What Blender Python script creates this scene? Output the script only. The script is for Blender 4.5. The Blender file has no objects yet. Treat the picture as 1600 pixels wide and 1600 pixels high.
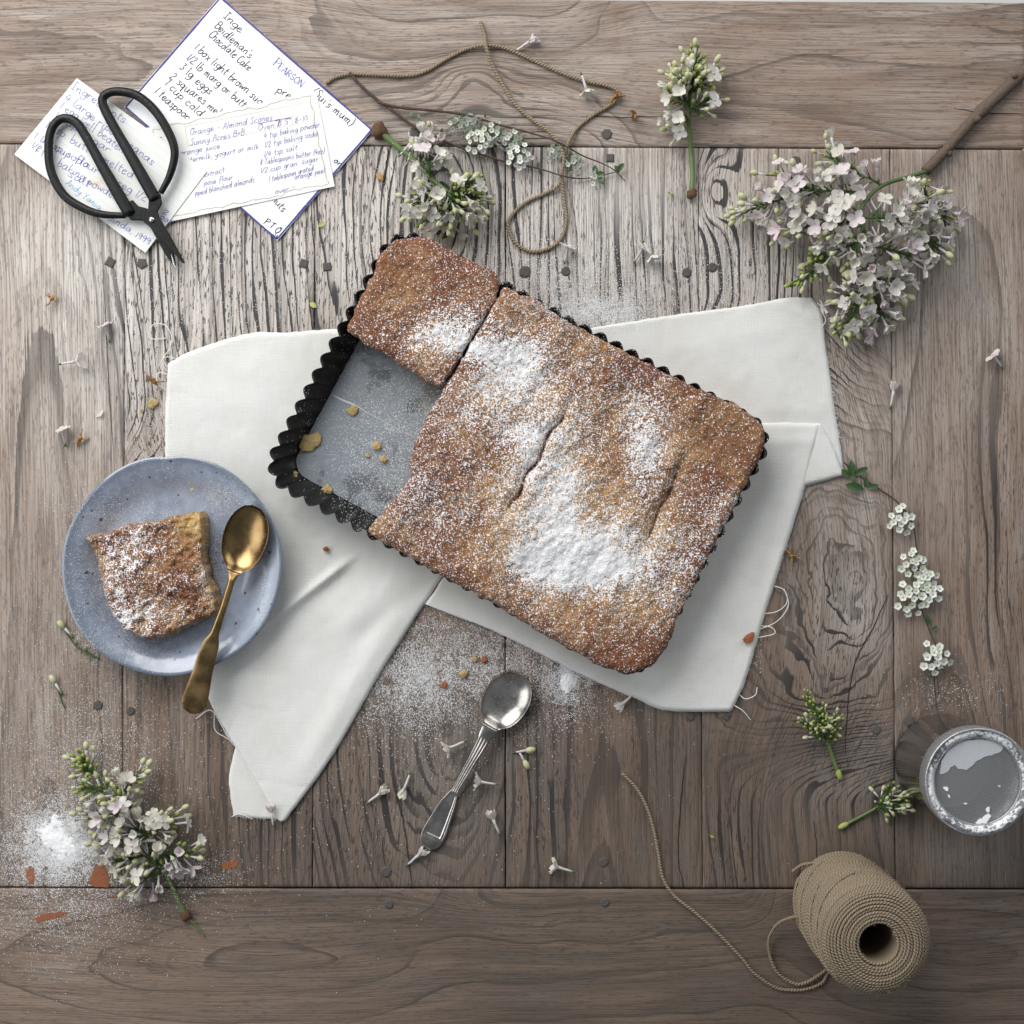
import bpy, bmesh, math, random
import numpy as np
from mathutils import Vector, Matrix, Quaternion
from mathutils.bvhtree import BVHTree

random.seed(7)
RNG = np.random.default_rng(11)
S = 0.0005          # metres on the tabletop for one pixel of the 1600 px photograph
H = 1.15            # camera height above the tabletop
scene = bpy.context.scene
COL = scene.collection

# ---------------------------------------------------------------- camera, world, lights
cam_d = bpy.data.cameras.new('camera')
cam = bpy.data.objects.new('camera', cam_d); COL.objects.link(cam)
cam.location = (0, 0, H); cam.rotation_euler = (0, 0, 0)
cam_d.sensor_width = 36; cam_d.sensor_height = 36; cam_d.sensor_fit = 'HORIZONTAL'
cam_d.angle = 2*math.atan(0.4/H)
cam_d.clip_start = 0.02; cam_d.clip_end = 50
scene.camera = cam

world = bpy.data.worlds.new('World'); scene.world = world; world.use_nodes = True
bg = world.node_tree.nodes['Background']
bg.inputs[0].default_value = (0.86, 0.93, 1.0, 1); bg.inputs[1].default_value = 0.17

def area(name, loc, target, sx, sy, energy, color):
    d = bpy.data.lights.new(name, 'AREA'); d.shape = 'RECTANGLE'; d.size = sx; d.size_y = sy
    d.energy = energy; d.color = color
    o = bpy.data.objects.new(name, d); COL.objects.link(o); o.location = loc
    o.rotation_euler = (Vector(target)-Vector(loc)).to_track_quat('-Z', 'Y').to_euler()
    return o
area('window_light', (-0.80, 1.25, 1.10), (0.02, 0.0, 0), 1.5, 1.3, 40, (1.0, 0.985, 0.96))
area('right_fill_light', (1.35, 1.45, 1.0), (0.0, 0.0, 0), 1.6, 1.2, 16, (0.95, 0.98, 1.0))  # added fill lamp at upper right, evens out the shading
area('left_fill_light', (-1.7, -0.15, 1.1), (0.0, 0.0, 0), 1.5, 1.2, 15, (0.95, 0.98, 1.0))  # second added fill lamp, softens shadows from the left

vs = scene.view_settings
vs.view_transform = 'Standard'; vs.look = 'None'; vs.exposure = 0.06; vs.gamma = 1.0; vs.use_curve_mapping = False
scene.cycles.use_denoising = True; scene.cycles.adaptive_threshold = 0.02
scene.cycles.max_bounces = 6; scene.cycles.diffuse_bounces = 3; scene.cycles.glossy_bounces = 3
scene.cycles.transmission_bounces = 4; scene.cycles.transparent_max_bounces = 8

# ---------------------------------------------------------------- helpers
def P(u, v, h=0.0):
    k = S*(H-h)/H
    return np.array([(u-800)*k, (800-v)*k, h])
def PX(u, v, h):
    u = np.asarray(u, float); v = np.asarray(v, float); h = np.asarray(h, float)
    k = S*(H-h)/H
    return np.stack([(u-800)*k, (800-v)*k, h+0*u], -1)

def hash2(ix, iy, seed):
    n = (ix.astype(np.int64)*374761393 + iy.astype(np.int64)*668265263 + seed*974634777) & 0x7fffffff
    n = ((n ^ (n >> 13))*1274126177) & 0x7fffffff
    return ((n ^ (n >> 16)) & 0xffff)/65535.0
def vnoise(x, y, seed=0):
    x = np.asarray(x, float); y = np.asarray(y, float)
    ix = np.floor(x).astype(np.int64); iy = np.floor(y).astype(np.int64)
    fx = x-ix; fy = y-iy; fx = fx*fx*(3-2*fx); fy = fy*fy*(3-2*fy)
    a = hash2(ix, iy, seed); b = hash2(ix+1, iy, seed); c = hash2(ix, iy+1, seed); d = hash2(ix+1, iy+1, seed)
    return (a*(1-fx)+b*fx)*(1-fy)+(c*(1-fx)+d*fx)*fy
def fbm(x, y, seed=0, o=4):
    r = 0; a = 0.5; t = 0
    for i in range(o):
        r = r + a*vnoise(np.asarray(x)*2**i, np.asarray(y)*2**i, seed+i*17); t += a; a *= 0.5
    return r/t-0.5
def sstep(a, b, x):
    t = np.clip((np.asarray(x, float)-a)/(b-a), 0, 1); return t*t*(3-2*t)

def smooth_line(pts, n):
    """Catmull-Rom through pts, n samples evenly spaced along it."""
    p = np.asarray(pts, float)
    if len(p) == 2:
        t = np.linspace(0, 1, n)[:, None]; return p[0]*(1-t)+p[1]*t
    q = np.vstack([2*p[0]-p[1], p, 2*p[-1]-p[-2]])
    out = []
    m = max(4, int(6*n/len(p)))
    for i in range(1, len(q)-2):
        t = np.linspace(0, 1, m, endpoint=False)[:, None]
        a, b, c, d = q[i-1], q[i], q[i+1], q[i+2]
        out.append(0.5*((2*b)+(c-a)*t+(2*a-5*b+4*c-d)*t*t+(3*b-a-3*c+d)*t**3))
    out.append(p[-1][None]); o = np.vstack(out)
    return resample(o, n)
def resample(p, n):
    p = np.asarray(p, float)
    d = np.concatenate([[0], np.cumsum(np.linalg.norm(np.diff(p, axis=0), axis=1))])
    t = np.linspace(0, d[-1], n)
    return np.stack([np.interp(t, d, p[:, i]) for i in range(p.shape[1])], 1)

class MB:
    """collects vertices, faces, material indices and one vector attribute"""
    def __init__(s): s.v = []; s.f = []; s.m = []; s.a = []; s.n = 0
    def add(s, v, f, mi=0, a=None):
        v = np.asarray(v, float)
        s.v.append(v); s.f += [tuple(int(i)+s.n for i in q) for q in f]; s.m += [mi]*len(f)
        s.a.append(np.zeros((len(v), 3)) if a is None else np.asarray(a, float)); s.n += len(v)
    def tube(s, pts, r, k=6, mi=0, cap=True, flat=1.0):
        p = np.asarray(pts, float); n = len(p); r = np.broadcast_to(np.asarray(r, float), (n,))
        t = np.gradient(p, axis=0); t /= np.linalg.norm(t, axis=1)[:, None]+1e-12
        up = np.array([0, 0, 1.0])
        if abs(t[0] @ up) > 0.95: up = np.array([1.0, 0, 0])
        a = np.zeros_like(p); w = up-(up @ t[0])*t[0]; a[0] = w/np.linalg.norm(w)
        for i in range(1, n):
            w = a[i-1]-(a[i-1] @ t[i])*t[i]; a[i] = w/(np.linalg.norm(w)+1e-12)
        b = np.cross(t, a)
        ang = np.arange(k)*2*math.pi/k
        V = p[:, None]+r[:, None, None]*(flat*np.cos(ang)[None, :, None]*a[:, None]+np.sin(ang)[None, :, None]*b[:, None])
        L = np.concatenate([[0], np.cumsum(np.linalg.norm(np.diff(p, axis=0), axis=1))])
        A = np.zeros((n, k, 3)); A[..., 0] = L[:, None]*1000; A[..., 1] = np.cos(ang); A[..., 2] = np.sin(ang)
        f = [(i*k+j, i*k+(j+1) % k, (i+1)*k+(j+1) % k, (i+1)*k+j) for i in range(n-1) for j in range(k)]
        if cap: f += [tuple(range(k))[::-1], tuple((n-1)*k+j for j in range(k))]
        s.add(V.reshape(-1, 3), f, mi, A.reshape(-1, 3))
    def grid(s, V, mi=0, A=None, flip=False):
        V = np.asarray(V); n, m = V.shape[:2]
        f = [(i*m+j, i*m+j+1, (i+1)*m+j+1, (i+1)*m+j) for i in range(n-1) for j in range(m-1)]
        if flip: f = [q[::-1] for q in f]
        s.add(V.reshape(-1, 3), f, mi, None if A is None else np.asarray(A).reshape(-1, 3))
    def ball(s, c, r, mi=0, nu=8, nv=5, sc=(1, 1, 1)):
        c = np.asarray(c, float); th = np.linspace(0, math.pi, nv+1)[1:-1]; ph = np.arange(nu)*2*math.pi/nu
        v = [c+r*np.array([0, 0, sc[2]])]
        for t in th:
            for q in ph: v.append(c+r*np.array([math.sin(t)*math.cos(q)*sc[0], math.sin(t)*math.sin(q)*sc[1], math.cos(t)*sc[2]]))
        v.append(c-r*np.array([0, 0, sc[2]])); f = []
        for j in range(nu): f.append((0, 1+j, 1+(j+1) % nu))
        for i in range(nv-2):
            for j in range(nu): f.append((1+i*nu+j, 1+(i+1)*nu+j, 1+(i+1)*nu+(j+1) % nu, 1+i*nu+(j+1) % nu))
        o = 1+(nv-2)*nu
        for j in range(nu): f.append((o+nu, o+(j+1) % nu, o+j))
        s.add(v, f, mi)
    def prism(s, poly, z0, z1, mi=0):
        """poly: list of world xy, counter-clockwise"""
        p = np.asarray(poly, float)[:, :2]; n = len(p)
        ar = np.sum(p[:, 0]*np.roll(p[:, 1], -1)-p[:, 1]*np.roll(p[:, 0], -1))
        if ar < 0: p = p[::-1]
        z0 = np.broadcast_to(z0, (n,)); z1 = np.broadcast_to(z1, (n,))
        v = np.vstack([np.c_[p, z0], np.c_[p, z1]])
        f = [tuple(range(n))[::-1], tuple(range(n, 2*n))]+[(i, (i+1) % n, n+(i+1) % n, n+i) for i in range(n)]
        s.add(v, f, mi)
    def mesh(s, name, mats, smooth=True, attr=None):
        me = bpy.data.meshes.new(name)
        me.from_pydata(np.vstack(s.v).tolist(), [], s.f)
        for m in (mats if isinstance(mats, (list, tuple)) else [mats]): me.materials.append(m)
        me.polygons.foreach_set('material_index', np.array(s.m, np.int32))
        me.polygons.foreach_set('use_smooth', np.full(len(s.f), smooth))
        if attr:
            at = me.attributes.new(attr, 'FLOAT_VECTOR', 'POINT'); at.data.foreach_set('vector', np.vstack(s.a).astype(np.float32).ravel())
        me.update(); return me
    def obj(s, name, mats, parent=None, smooth=True, attr=None):
        return link(name, s.mesh(name, mats, smooth, attr), parent)
def link(name, data, parent=None):
    o = bpy.data.objects.new(name, data); COL.objects.link(o)
    if parent: o.parent = parent
    return o
def empty(name, loc=(0, 0, 0)):
    o = bpy.data.objects.new(name, None); COL.objects.link(o); o.empty_display_size = 0.01
    o.location = loc; return o
def tag(o, label, cat=None, group=None, kind=None):
    o['label'] = label
    if cat: o['category'] = cat
    if group: o['group'] = group
    if kind: o['kind'] = kind
    return o
def sharp(me, deg=40):
    try: me.set_sharp_from_angle(angle=math.radians(deg))
    except Exception: pass
def vattr(me, name, arr):
    at = me.attributes.new(name, 'FLOAT_VECTOR', 'POINT'); at.data.foreach_set('vector', np.asarray(arr, np.float32).ravel())

# ---------------------------------------------------------------- node helpers
class NT:
    def __init__(s, name):
        s.mat = bpy.data.materials.new(name); s.mat.use_nodes = True; s.t = s.mat.node_tree
        s.b = s.t.nodes['Principled BSDF']; s.out = s.t.nodes['Material Output']
    def new(s, typ, **kw):
        n = s.t.nodes.new(typ)
        for k, v in kw.items(): setattr(n, k, v)
        return n
    def put(s, sock, val):
        if isinstance(val, bpy.types.NodeSocket): s.t.links.new(val, sock)
        else:
            if sock.type == 'RGBA' and len(val) == 3: val = (*val, 1)
            sock.default_value = val
    def set(s, **kw):
        for k, v in kw.items(): s.put(s.b.inputs[k.replace('_', ' ')], v)
        return s
    def math(s, op, a, b=0.0, c=0.0, clamp=False):
        n = s.new('ShaderNodeMath', operation=op, use_clamp=clamp)
        s.put(n.inputs[0], a); s.put(n.inputs[1], b); s.put(n.inputs[2], c); return n.outputs[0]
    def mr(s, v, a, b, c=0.0, d=1.0, smooth=True):
        n = s.new('ShaderNodeMapRange', interpolation_type='SMOOTHSTEP' if smooth else 'LINEAR')
        for i, x in enumerate((v, a, b, c, d)): s.put(n.inputs[i], x)
        return n.outputs[0]
    def mix(s, f, a, b, mode='MIX'):
        n = s.new('ShaderNodeMix', data_type='RGBA', blend_type=mode, clamp_factor=True)
        s.put(n.inputs[0], f); s.put(n.inputs[6], a); s.put(n.inputs[7], b); return n.outputs[2]
    def xyz(s, x, y, z=0.0):
        n = s.new('ShaderNodeCombineXYZ'); s.put(n.inputs[0], x); s.put(n.inputs[1], y); s.put(n.inputs[2], z); return n.outputs[0]
    def sep(s, v):
        n = s.new('ShaderNodeSeparateXYZ'); s.put(n.inputs[0], v); return n.outputs
    def attr(s, name): return s.new('ShaderNodeAttribute', attribute_name=name).outputs['Vector']
    def objco(s): return s.new('ShaderNodeTexCoord').outputs['Object']
    def noise(s, v, scale, detail=2.0, rough=0.5):
        n = s.new('ShaderNodeTexNoise'); s.put(n.inputs['Vector'], v); n.inputs['Scale'].default_value = scale
        n.inputs['Detail'].default_value = detail; n.inputs['Roughness'].default_value = rough; return n.outputs[0]
    def voro(s, v, scale, feature='F1'):
        n = s.new('ShaderNodeTexVoronoi', feature=feature); s.put(n.inputs['Vector'], v); n.inputs['Scale'].default_value = scale
        return n
    def bump(s, h, dist=0.001, strength=1.0, normal=None):
        n = s.new('ShaderNodeBump'); s.put(n.inputs['Height'], h); n.inputs['Distance'].default_value = dist
        n.inputs['Strength'].default_value = strength
        if normal is not None: s.put(n.inputs['Normal'], normal)
        return n.outputs[0]
    def rand(s): return s.new('ShaderNodeObjectInfo').outputs['Random']

def plain(name, col, rough=0.6, metal=0.0, spec=0.5, var=0.0, vscale=300, bump=0.0):
    n = NT(name); n.set(Roughness=rough, Metallic=metal, Specular_IOR_Level=spec)
    c = n.objco()
    if var:
        f = n.noise(c, vscale, 3)
        n.set(Base_Color=n.mix(f, tuple(x*(1-var) for x in col), tuple(min(1, x*(1+var)) for x in col)))
        if bump: n.set(Normal=n.bump(f, bump))
    else: n.set(Base_Color=col)
    return n.mat
def petal(name, c1, c2, trans=0.25):
    """thin petal: diffuse and translucent, colour drifting between individuals"""
    n = NT(name); f = n.rand(); g = n.noise(n.objco(), 350, 2)
    col = n.mix(n.math('ADD', n.math('MULTIPLY', f, 0.8), n.math('MULTIPLY', g, 0.35), clamp=True), c1, c2)
    n.set(Base_Color=col, Roughness=0.55, Specular_IOR_Level=0.25)
    tr = n.new('ShaderNodeBsdfTranslucent'); n.put(tr.inputs[0], col)
    mx = n.new('ShaderNodeMixShader'); mx.inputs[0].default_value = trans
    n.t.links.new(n.b.outputs[0], mx.inputs[1]); n.t.links.new(tr.outputs[0], mx.inputs[2]); n.t.links.new(mx.outputs[0], n.out.inputs[0])
    return n.mat
# ================================================================ table
def wood_material():
    n = NT('weathered_teak')
    g, t, sd = n.sep(n.attr('grain'))[:3]
    wear, lime, dark = n.sep(n.attr('wood'))[:3]
    def gt(kg, kt, off=0.0): return n.xyz(n.math('MULTIPLY', g, kg), n.math('MULTIPLY', t, kt), n.math('ADD', n.math('MULTIPLY', sd, 7.3 if off else 0.4), off))
    cr = n.math('ADD', n.math('MULTIPLY', sd, 190*0.8), n.math('MULTIPLY', g, 0.2))     # fibres run along the plank, rings curve
    def ft(kg, kt, off): return n.xyz(n.math('MULTIPLY', cr, kg), n.math('MULTIPLY', t, kt), off)
    wob = n.noise(gt(1/70, 1/600), 1.0, 2.0, 0.5)
    gw = n.math('ADD', g, n.math('MULTIPLY', wob, 60.0))
    wn = n.noise(gt(1/34, 1/420, 9.4), 1.0, 1.0)
    fib = n.noise(ft(1/1.9, 1/150, 5.0), 1.0, 2.0, 0.7)
    fj = n.math('MULTIPLY', n.math('SUBTRACT', fib, 0.5), 2.6)
    # broad growth bands: slow darkening up to a sharp late-wood edge
    p1 = n.math('FRACT', n.math('DIVIDE', n.math('ADD', gw, fj), 58.0))
    band = n.math('POWER', p1, 2.2)
    edge = n.mr(p1, 0.90, 0.965)
    # narrow rings where the soft wood has worn out, of uneven width
    p2 = n.math('FRACT', n.math('DIVIDE', n.math('ADD', gw, fj), 15.5))
    w2 = n.mr(wn, 0.30, 0.74, 1.04, 0.52, False)
    ln = n.mr(n.math('SUBTRACT', p2, w2), -0.05, 0.05)
    pr = n.noise(ft(1/1.7, 1/15, 1.7), 1.0, 2.0, 0.6)
    blot = n.noise(gt(1/90, 1/150, 27.0), 1.0, 2.0, 0.55)
    tone = n.noise(gt(1/60, 1/420, 21.0), 1.0, 2.0, 0.55)
    brown = n.mix(tone, (0.158, 0.106, 0.078), (0.39, 0.285, 0.218))
    grey = n.mix(fib, (0.40, 0.360, 0.325), (0.82, 0.765, 0.715))
    lf = n.math('ADD', lime, n.math('MULTIPLY', n.math('SUBTRACT', blot, 0.5), 0.8), clamp=True)
    col = n.mix(lf, brown, grey)
    col = n.mix(n.math('MULTIPLY', band, 0.24), col, (0.085, 0.066, 0.055))
    col = n.mix(n.math('MULTIPLY', edge, n.mr(tone, .3, .7, .08, .6)), col, (0.050, 0.042, 0.038))
    col = n.mix(n.mr(fib, 0.30, 0.60, 0.50, 0.0), col, (0.045, 0.037, 0.032))
    pore = n.mr(n.math('ADD', pr, n.math('MULTIPLY', n.math('SUBTRACT', p2, .5), .09)), 0.56, 0.63)
    dk = n.math('MULTIPLY', ln, n.mr(wear, 0.10, 0.62, 0.0, 1.0, False), clamp=True)
    dp = n.math('MULTIPLY', pore, n.mr(wear, 0.0, 0.8, 0.30, 0.9, False), clamp=True)
    dd = n.math('MAXIMUM', dk, dp)
    col = n.mix(n.math('MULTIPLY', dd, 0.94), col, (0.024, 0.023, 0.025))
    col = n.mix(n.math('MULTIPLY', dark, n.mr(blot, 0.25, 0.7, 0.6, 1.0)), col, n.mix(0.62, col, (0.034, 0.029, 0.026)))
    n.set(Base_Color=col, Roughness=n.mr(fib, 0.2, 0.8, 0.72, 0.55), Specular_IOR_Level=0.35, Normal=n.bump(fib, 0.0005, 0.6))
    return n.mat
M_WOOD = wood_material()
M_BARE = plain('bare_orange_wood', (0.26, 0.085, 0.035), 0.7, var=0.45, vscale=500)
M_PEG = plain('dark_peg_wood', (0.075, 0.068, 0.063), 0.75, var=0.4, vscale=700, bump=0.0004)

def blob(u, v, items):
    r = np.zeros_like(u, dtype=float)
    for (cu, cv, su, sv, a) in items: r += a*np.exp(-((u-cu)/su)**2-((v-cv)/sv)**2)
    return r
def ell(u, v, u0, v0, k, ax='v'):
    return np.sqrt((u-u0)**2+(k*(v-v0))**2) if ax == 'v' else np.sqrt((k*(u-u0))**2+(v-v0)**2)

WEAR = [(400, 350, 210, 260, 1.0), (610, 480, 120, 200, .8), (240, 600, 40, 260, .95), (835, 330, 45, 170, 1.1), (960, 430, 170, 120, .55), (1120, 300, 60, 140, .8),
        (1180, 430, 90, 60, .8), (720, 280, 120, 130, .45), (1300, 560, 60, 120, .6), (1310, 930, 90, 130, .55), (1280, 1080, 100, 80, .5), (600, 1250, 190, 140, .5), (430, 1220, 120, 170, .45),
        (850, 1250, 60, 150, .5), (1010, 1200, 90, 90, .35), (1150, 1320, 45, 90, .9), (1560, 880, 60, 300, .55), (740, 120, 110, 90, .5),
        (930, 1060, 100, 60, .6), (60, 60, 220, 70, .3), (1560, 60, 70, 60, .6), (1330, 1210, 90, 80, .75), (960, 1460, 220, 60, .45), (230, 1510, 60, 20, .5), (1130, 650, 90, 120, .6)]
LIME = [(330, 420, 260, 300, .8), (650, 380, 170, 220, .85), (950, 350, 230, 200, .9), (1200, 420, 140, 160, .6), (1480, 450, 140, 300, .42), (120, 480, 170, 260, .42),
        (90, 330, 150, 120, .2), (1330, 950, 80, 120, .55), (1310, 700, 100, 150, .35), (760, 60, 800, 90, .24), (60, 1000, 160, 350, .25), (1500, 1330, 90, 50, .4), (700, 1200, 140, 160, .35), (1340, 1220, 100, 80, .4), (400, 20, 400, 40, .2)]
DARK = [(800, 1480, 1000, 330, .34), (1300, 1150, 330, 260, .22), (1520, 800, 150, 500, .12), (1330, 1420, 330, 200, .45), (700, 1250, 500, 240, .25), (1250, 1560, 420, 160, .85), (1250, 1250, 350, 170, .5), (800, 1300, 420, 190, .55), (640, 1060, 150, 90, .9), (1250, 900, 130, 200, .35), (450, 1350, 260, 120, .4),
        (1450, 1060, 40, 60, .6), (150, 1330, 200, 60, .3), (770, 250, 60, 40, .8), (800, 1560, 400, 90, .35), (1330, 480, 80, 60, .35)]

def grain_field(kind, u, v):
    n1 = fbm(u/140, v/500, 3)*55+fbm(u/55, v/210, 13)*14 if kind[0] == 'v' else fbm(u/420, v/110, 5)*80+fbm(u/210, v/55, 15)*14
    if kind == 'v1': g = ell(u, v, 85, 1500, .09)
    elif kind in ('v2', 'v3'):
        g1 = ell(u, v, 690, 325, .42) + 0.0
        g2 = ell(u, v, 700, 1110, .38) if kind == 'v3' else np.abs(u-560)+30*np.sin(v/230)
        w = sstep(620, 900, v); g = g1*(1-w)+g2*w
        g = g*(1+0.0*u)
    elif kind == 'v4':
        w = sstep(600, 1000, v); g = (u-700+8*np.sin(v/160))*(1-w)+ell(u, v, 945, 1900, .13)*w
    elif kind == 'v5':
        g1 = (u-1000)+45*np.exp(-((u-1112)/30)**2-((v-300)/55)**2)*1.3
        g2 = ell(u, v, 1335, 905, .62)*.8+60*fbm(u/75, v/75, 9); g3 = u-900+20*np.sin(v/150)
        w = sstep(450, 700, v); w2 = sstep(1080, 1260, v)
        g = g1*(1-w)+(g2*(1-w2)+g3*w2)*w
    elif kind == 'v6': g = ell(u, v, 1465, 1750, .10)+30*np.exp(-((u-1450)/45)**2-((v-1000)/110)**2)
    elif kind == 'h1':
        w = sstep(380, 620, u); w2 = sstep(850, 1050, u)
        gk = (v-0)+45*np.exp(-((u-740)/60)**2-((v-135)/45)**2)
        g = ell(u, v, -900, 92, .085, 'h')*(1-w)+(gk*(1-w2)+ell(u, v, 2300, 152, .075, 'h')*w2)*w
    else:
        w = sstep(560, 820, u); w2 = sstep(1150, 1300, u)
        g = 1.5*ell(u, v, 420, 1498, .20, 'h')*(1-w)+((v-1380+10*np.sin(u/170))*(1-w2)+1.4*ell(u, v, 1500, 1490, .3, 'h')*w2)*w
    return g+n1

table = empty('table'); tag(table, 'weathered grey wooden tabletop of wide planks with plugged pegs', kind='structure')
def edged(a, b, step):
    m = np.arange(a+6, b-6, step); return np.concatenate([[a, a+1.2, a+3], m, [b-3, b-1.2, b]])
def plank(kind, u0, u1, v0, v1, seed, skew=(0.0, 0.0), rot=(0.0, 0.0)):
    us = edged(u0, u1, 5); vs_ = edged(v0, v1, 5)
    U, V = np.meshgrid(us, vs_)                       # rows = v
    fu = (U-u0)/(u1-u0); fv = (V-v0)/(v1-v0)
    Uw = U+(skew[0]*(1-fu)+skew[1]*fu)*(V-228)/1160.0 if kind[0] == 'v' else U
    Vw = V+(rot[0]*(1-fv)+rot[1]*fv)*(U-800)/800.0
    Uw = Uw+1.0*fbm(V/35, V*0+seed, 31)*np.where((U < u0+4) | (U > u1-4), 1.6, 0) if kind[0] == 'v' else Uw
    d = np.minimum(np.minimum(U-u0, u1-U), np.minimum(V-v0, v1-V))
    z = -0.0011*np.exp(-d/1.6)+0.00045*fbm(U/90, V/90, seed+60)
    top = np.stack([(Uw-800)*S, (800-Vw)*S, z], -1)
    nr, nc = top.shape[:2]
    mb = MB(); mb.grid(top, flip=True)
    loop = [(0, j) for j in range(nc)]+[(i, nc-1) for i in range(1, nr)]+[(nr-1, j) for j in range(nc-2, -1, -1)]+[(i, 0) for i in range(nr-2, 0, -1)]
    idx = [i*nc+j for i, j in loop]
    base = len(mb.v[0]); bot = np.array([top[i, j] for i, j in loop]); bot[:, 2] = -0.03
    mb.v.append(bot); mb.a.append(np.zeros((len(bot), 3))); mb.n += len(bot)
    m = len(idx)
    for q in range(m):
        mb.f.append((idx[q], idx[(q+1) % m], base+(q+1) % m, base+q)[::1]); mb.m.append(0)
    mb.f.append(tuple(base+q for q in range(m))); mb.m.append(0)
    me = mb.mesh('plank', M_WOOD)
    Ua = np.concatenate([Uw.ravel(), [Uw[i, j] for i, j in loop]]); Va = np.concatenate([Vw.ravel(), [Vw[i, j] for i, j in loop]])
    g = grain_field(kind, Ua, Va)
    t = Va if kind[0] == 'v' else Ua
    vattr(me, 'grain', np.stack([g, t, seed+(Va if kind[0] == 'h' else Ua)/190], 1))
    hor = kind[0] == 'h'
    wear = np.clip(blob(Ua, Va, WEAR)+0.10, 0, 1.2)*(0.55 if hor else 1)
    lime = np.clip(blob(Ua, Va, LIME), 0, 1)*(0.55 if hor else 1)
    dark = np.clip(blob(Ua, Va, DARK), 0, 1)
    vattr(me, 'wood', np.stack([wear, lime, dark], 1))
    return link('plank', me, table)
EX = [-108, 196, 492, 790, 1091, 1391, 1607]
SK = [0, -6, -4, 0, 7, 9, 0]
planks = {}
for i in range(6):
    k = 'v%d' % (i+1)
    # each long side carries its own lean: approximate with the mean of both seams
    planks[k] = plank(k, EX[i]+(0.5 if i != 2 else .4), EX[i+1]-(0.5 if i != 2 else 1.3), 229.5, 1387.0, i+1, skew=(SK[i], SK[i+1]), rot=(4.4, 1.3))
planks['h1'] = plank('h1', -108, 1601, -1, 227.3, 8, rot=(5.0, 4.4))
planks['h2'] = plank('h2', -108, 1607, 1389.6, 1612, 9, rot=(1.3, 1.0))

def peg(pk, u, v, r, sides, a):
    mb = MB(); c = P(u, v)
    th = [a+i*2*math.pi/sides for i in range(sides)]; rr = r*S
    ring = lambda s_, z: [[c[0]+rr*s_*math.cos(x)*(1+.08*math.sin(3*x+u)), c[1]+rr*s_*math.sin(x), z] for x in th]
    v_ = ring(1.12, -0.003)+ring(1.1, 0.0005)+ring(.8, 0.0010); n = sides
    f = [(i, (i+1) % n, n+(i+1) % n, n+i) for i in range(n)]+[(n+i, n+(i+1) % n, 2*n+(i+1) % n, 2*n+i) for i in range(n)]+[tuple(2*n+i for i in range(n))]
    mb.add(v_, f); mb.obj('peg', M_PEG, planks[pk], smooth=False)
for a in [('v1', 173, 410, 9, 4, .3), ('v2', 222, 412, 8.5, 5, .9), ('v2', 475, 412, 8.5, 4, .5), ('v3', 511, 417, 8, 4, .9), ('v4', 820, 425, 9, 7, .2), ('v4', 884, 424, 7, 8, .2),
          ('v4', 1073, 426, 7.5, 6, .4), ('v5', 1113, 418, 7, 8, .3), ('h1', 648, 208, 9, 4, .6), ('h1', 948, 210, 8, 7, .3), ('v4', 953, 247, 8, 4, .75), ('v5', 1243, 252, 7.5, 9, .2),
          ('v1', 153, 1102, 7.5, 6, .3), ('v2', 204, 1111, 6.5, 7, .8), ('v5', 1369, 1140, 7, 10, .1), ('v6', 1420, 1126, 9, 5, .7), ('v3', 603, 1362, 8, 9, .3), ('h2', 608, 1413, 6.5, 8, .3),
          ('h2', 945, 1410, 6.5, 8, .1), ('v4', 820, 1112, 8, 9, .2), ('v4', 1078, 1119, 7.5, 8, .1), ('v5', 1135, 1119, 7.5, 4, .2), ('v5', 1413, 434, 6, 8, 0), ('v4', 943, 1347, 7, 9, 0)]:
    peg(*a)
def bare(pk, pts):
    q = smooth_line(pts+[pts[0]], 26)[:-1]; c = q.mean(0); q = q+np.stack([fbm(q[:, 0]/3, q[:, 1]/3, 4), fbm(q[:, 0]/3, q[:, 1]/3, 5)], 1)*5
    mb = MB(); mb.prism([P(*p)[:2] for p in q], -0.0008, 0.00035); mb.obj('bare_patch', M_BARE, planks[pk], smooth=False)
bare('h2', [(54, 1434), (75, 1427), (106, 1426), (85, 1434), (60, 1440)])
bare('v1', [(40, 1356), (53, 1356), (55, 1372), (50, 1382), (42, 1370)])
bare('v1', [(138, 1380), (150, 1352), (166, 1356), (170, 1384), (150, 1385)])
bare('v2', [(344, 1350), (368, 1344), (370, 1352), (352, 1358)])
bare('h2', [(163, 1404), (190, 1397), (213, 1397), (185, 1402)])

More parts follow.
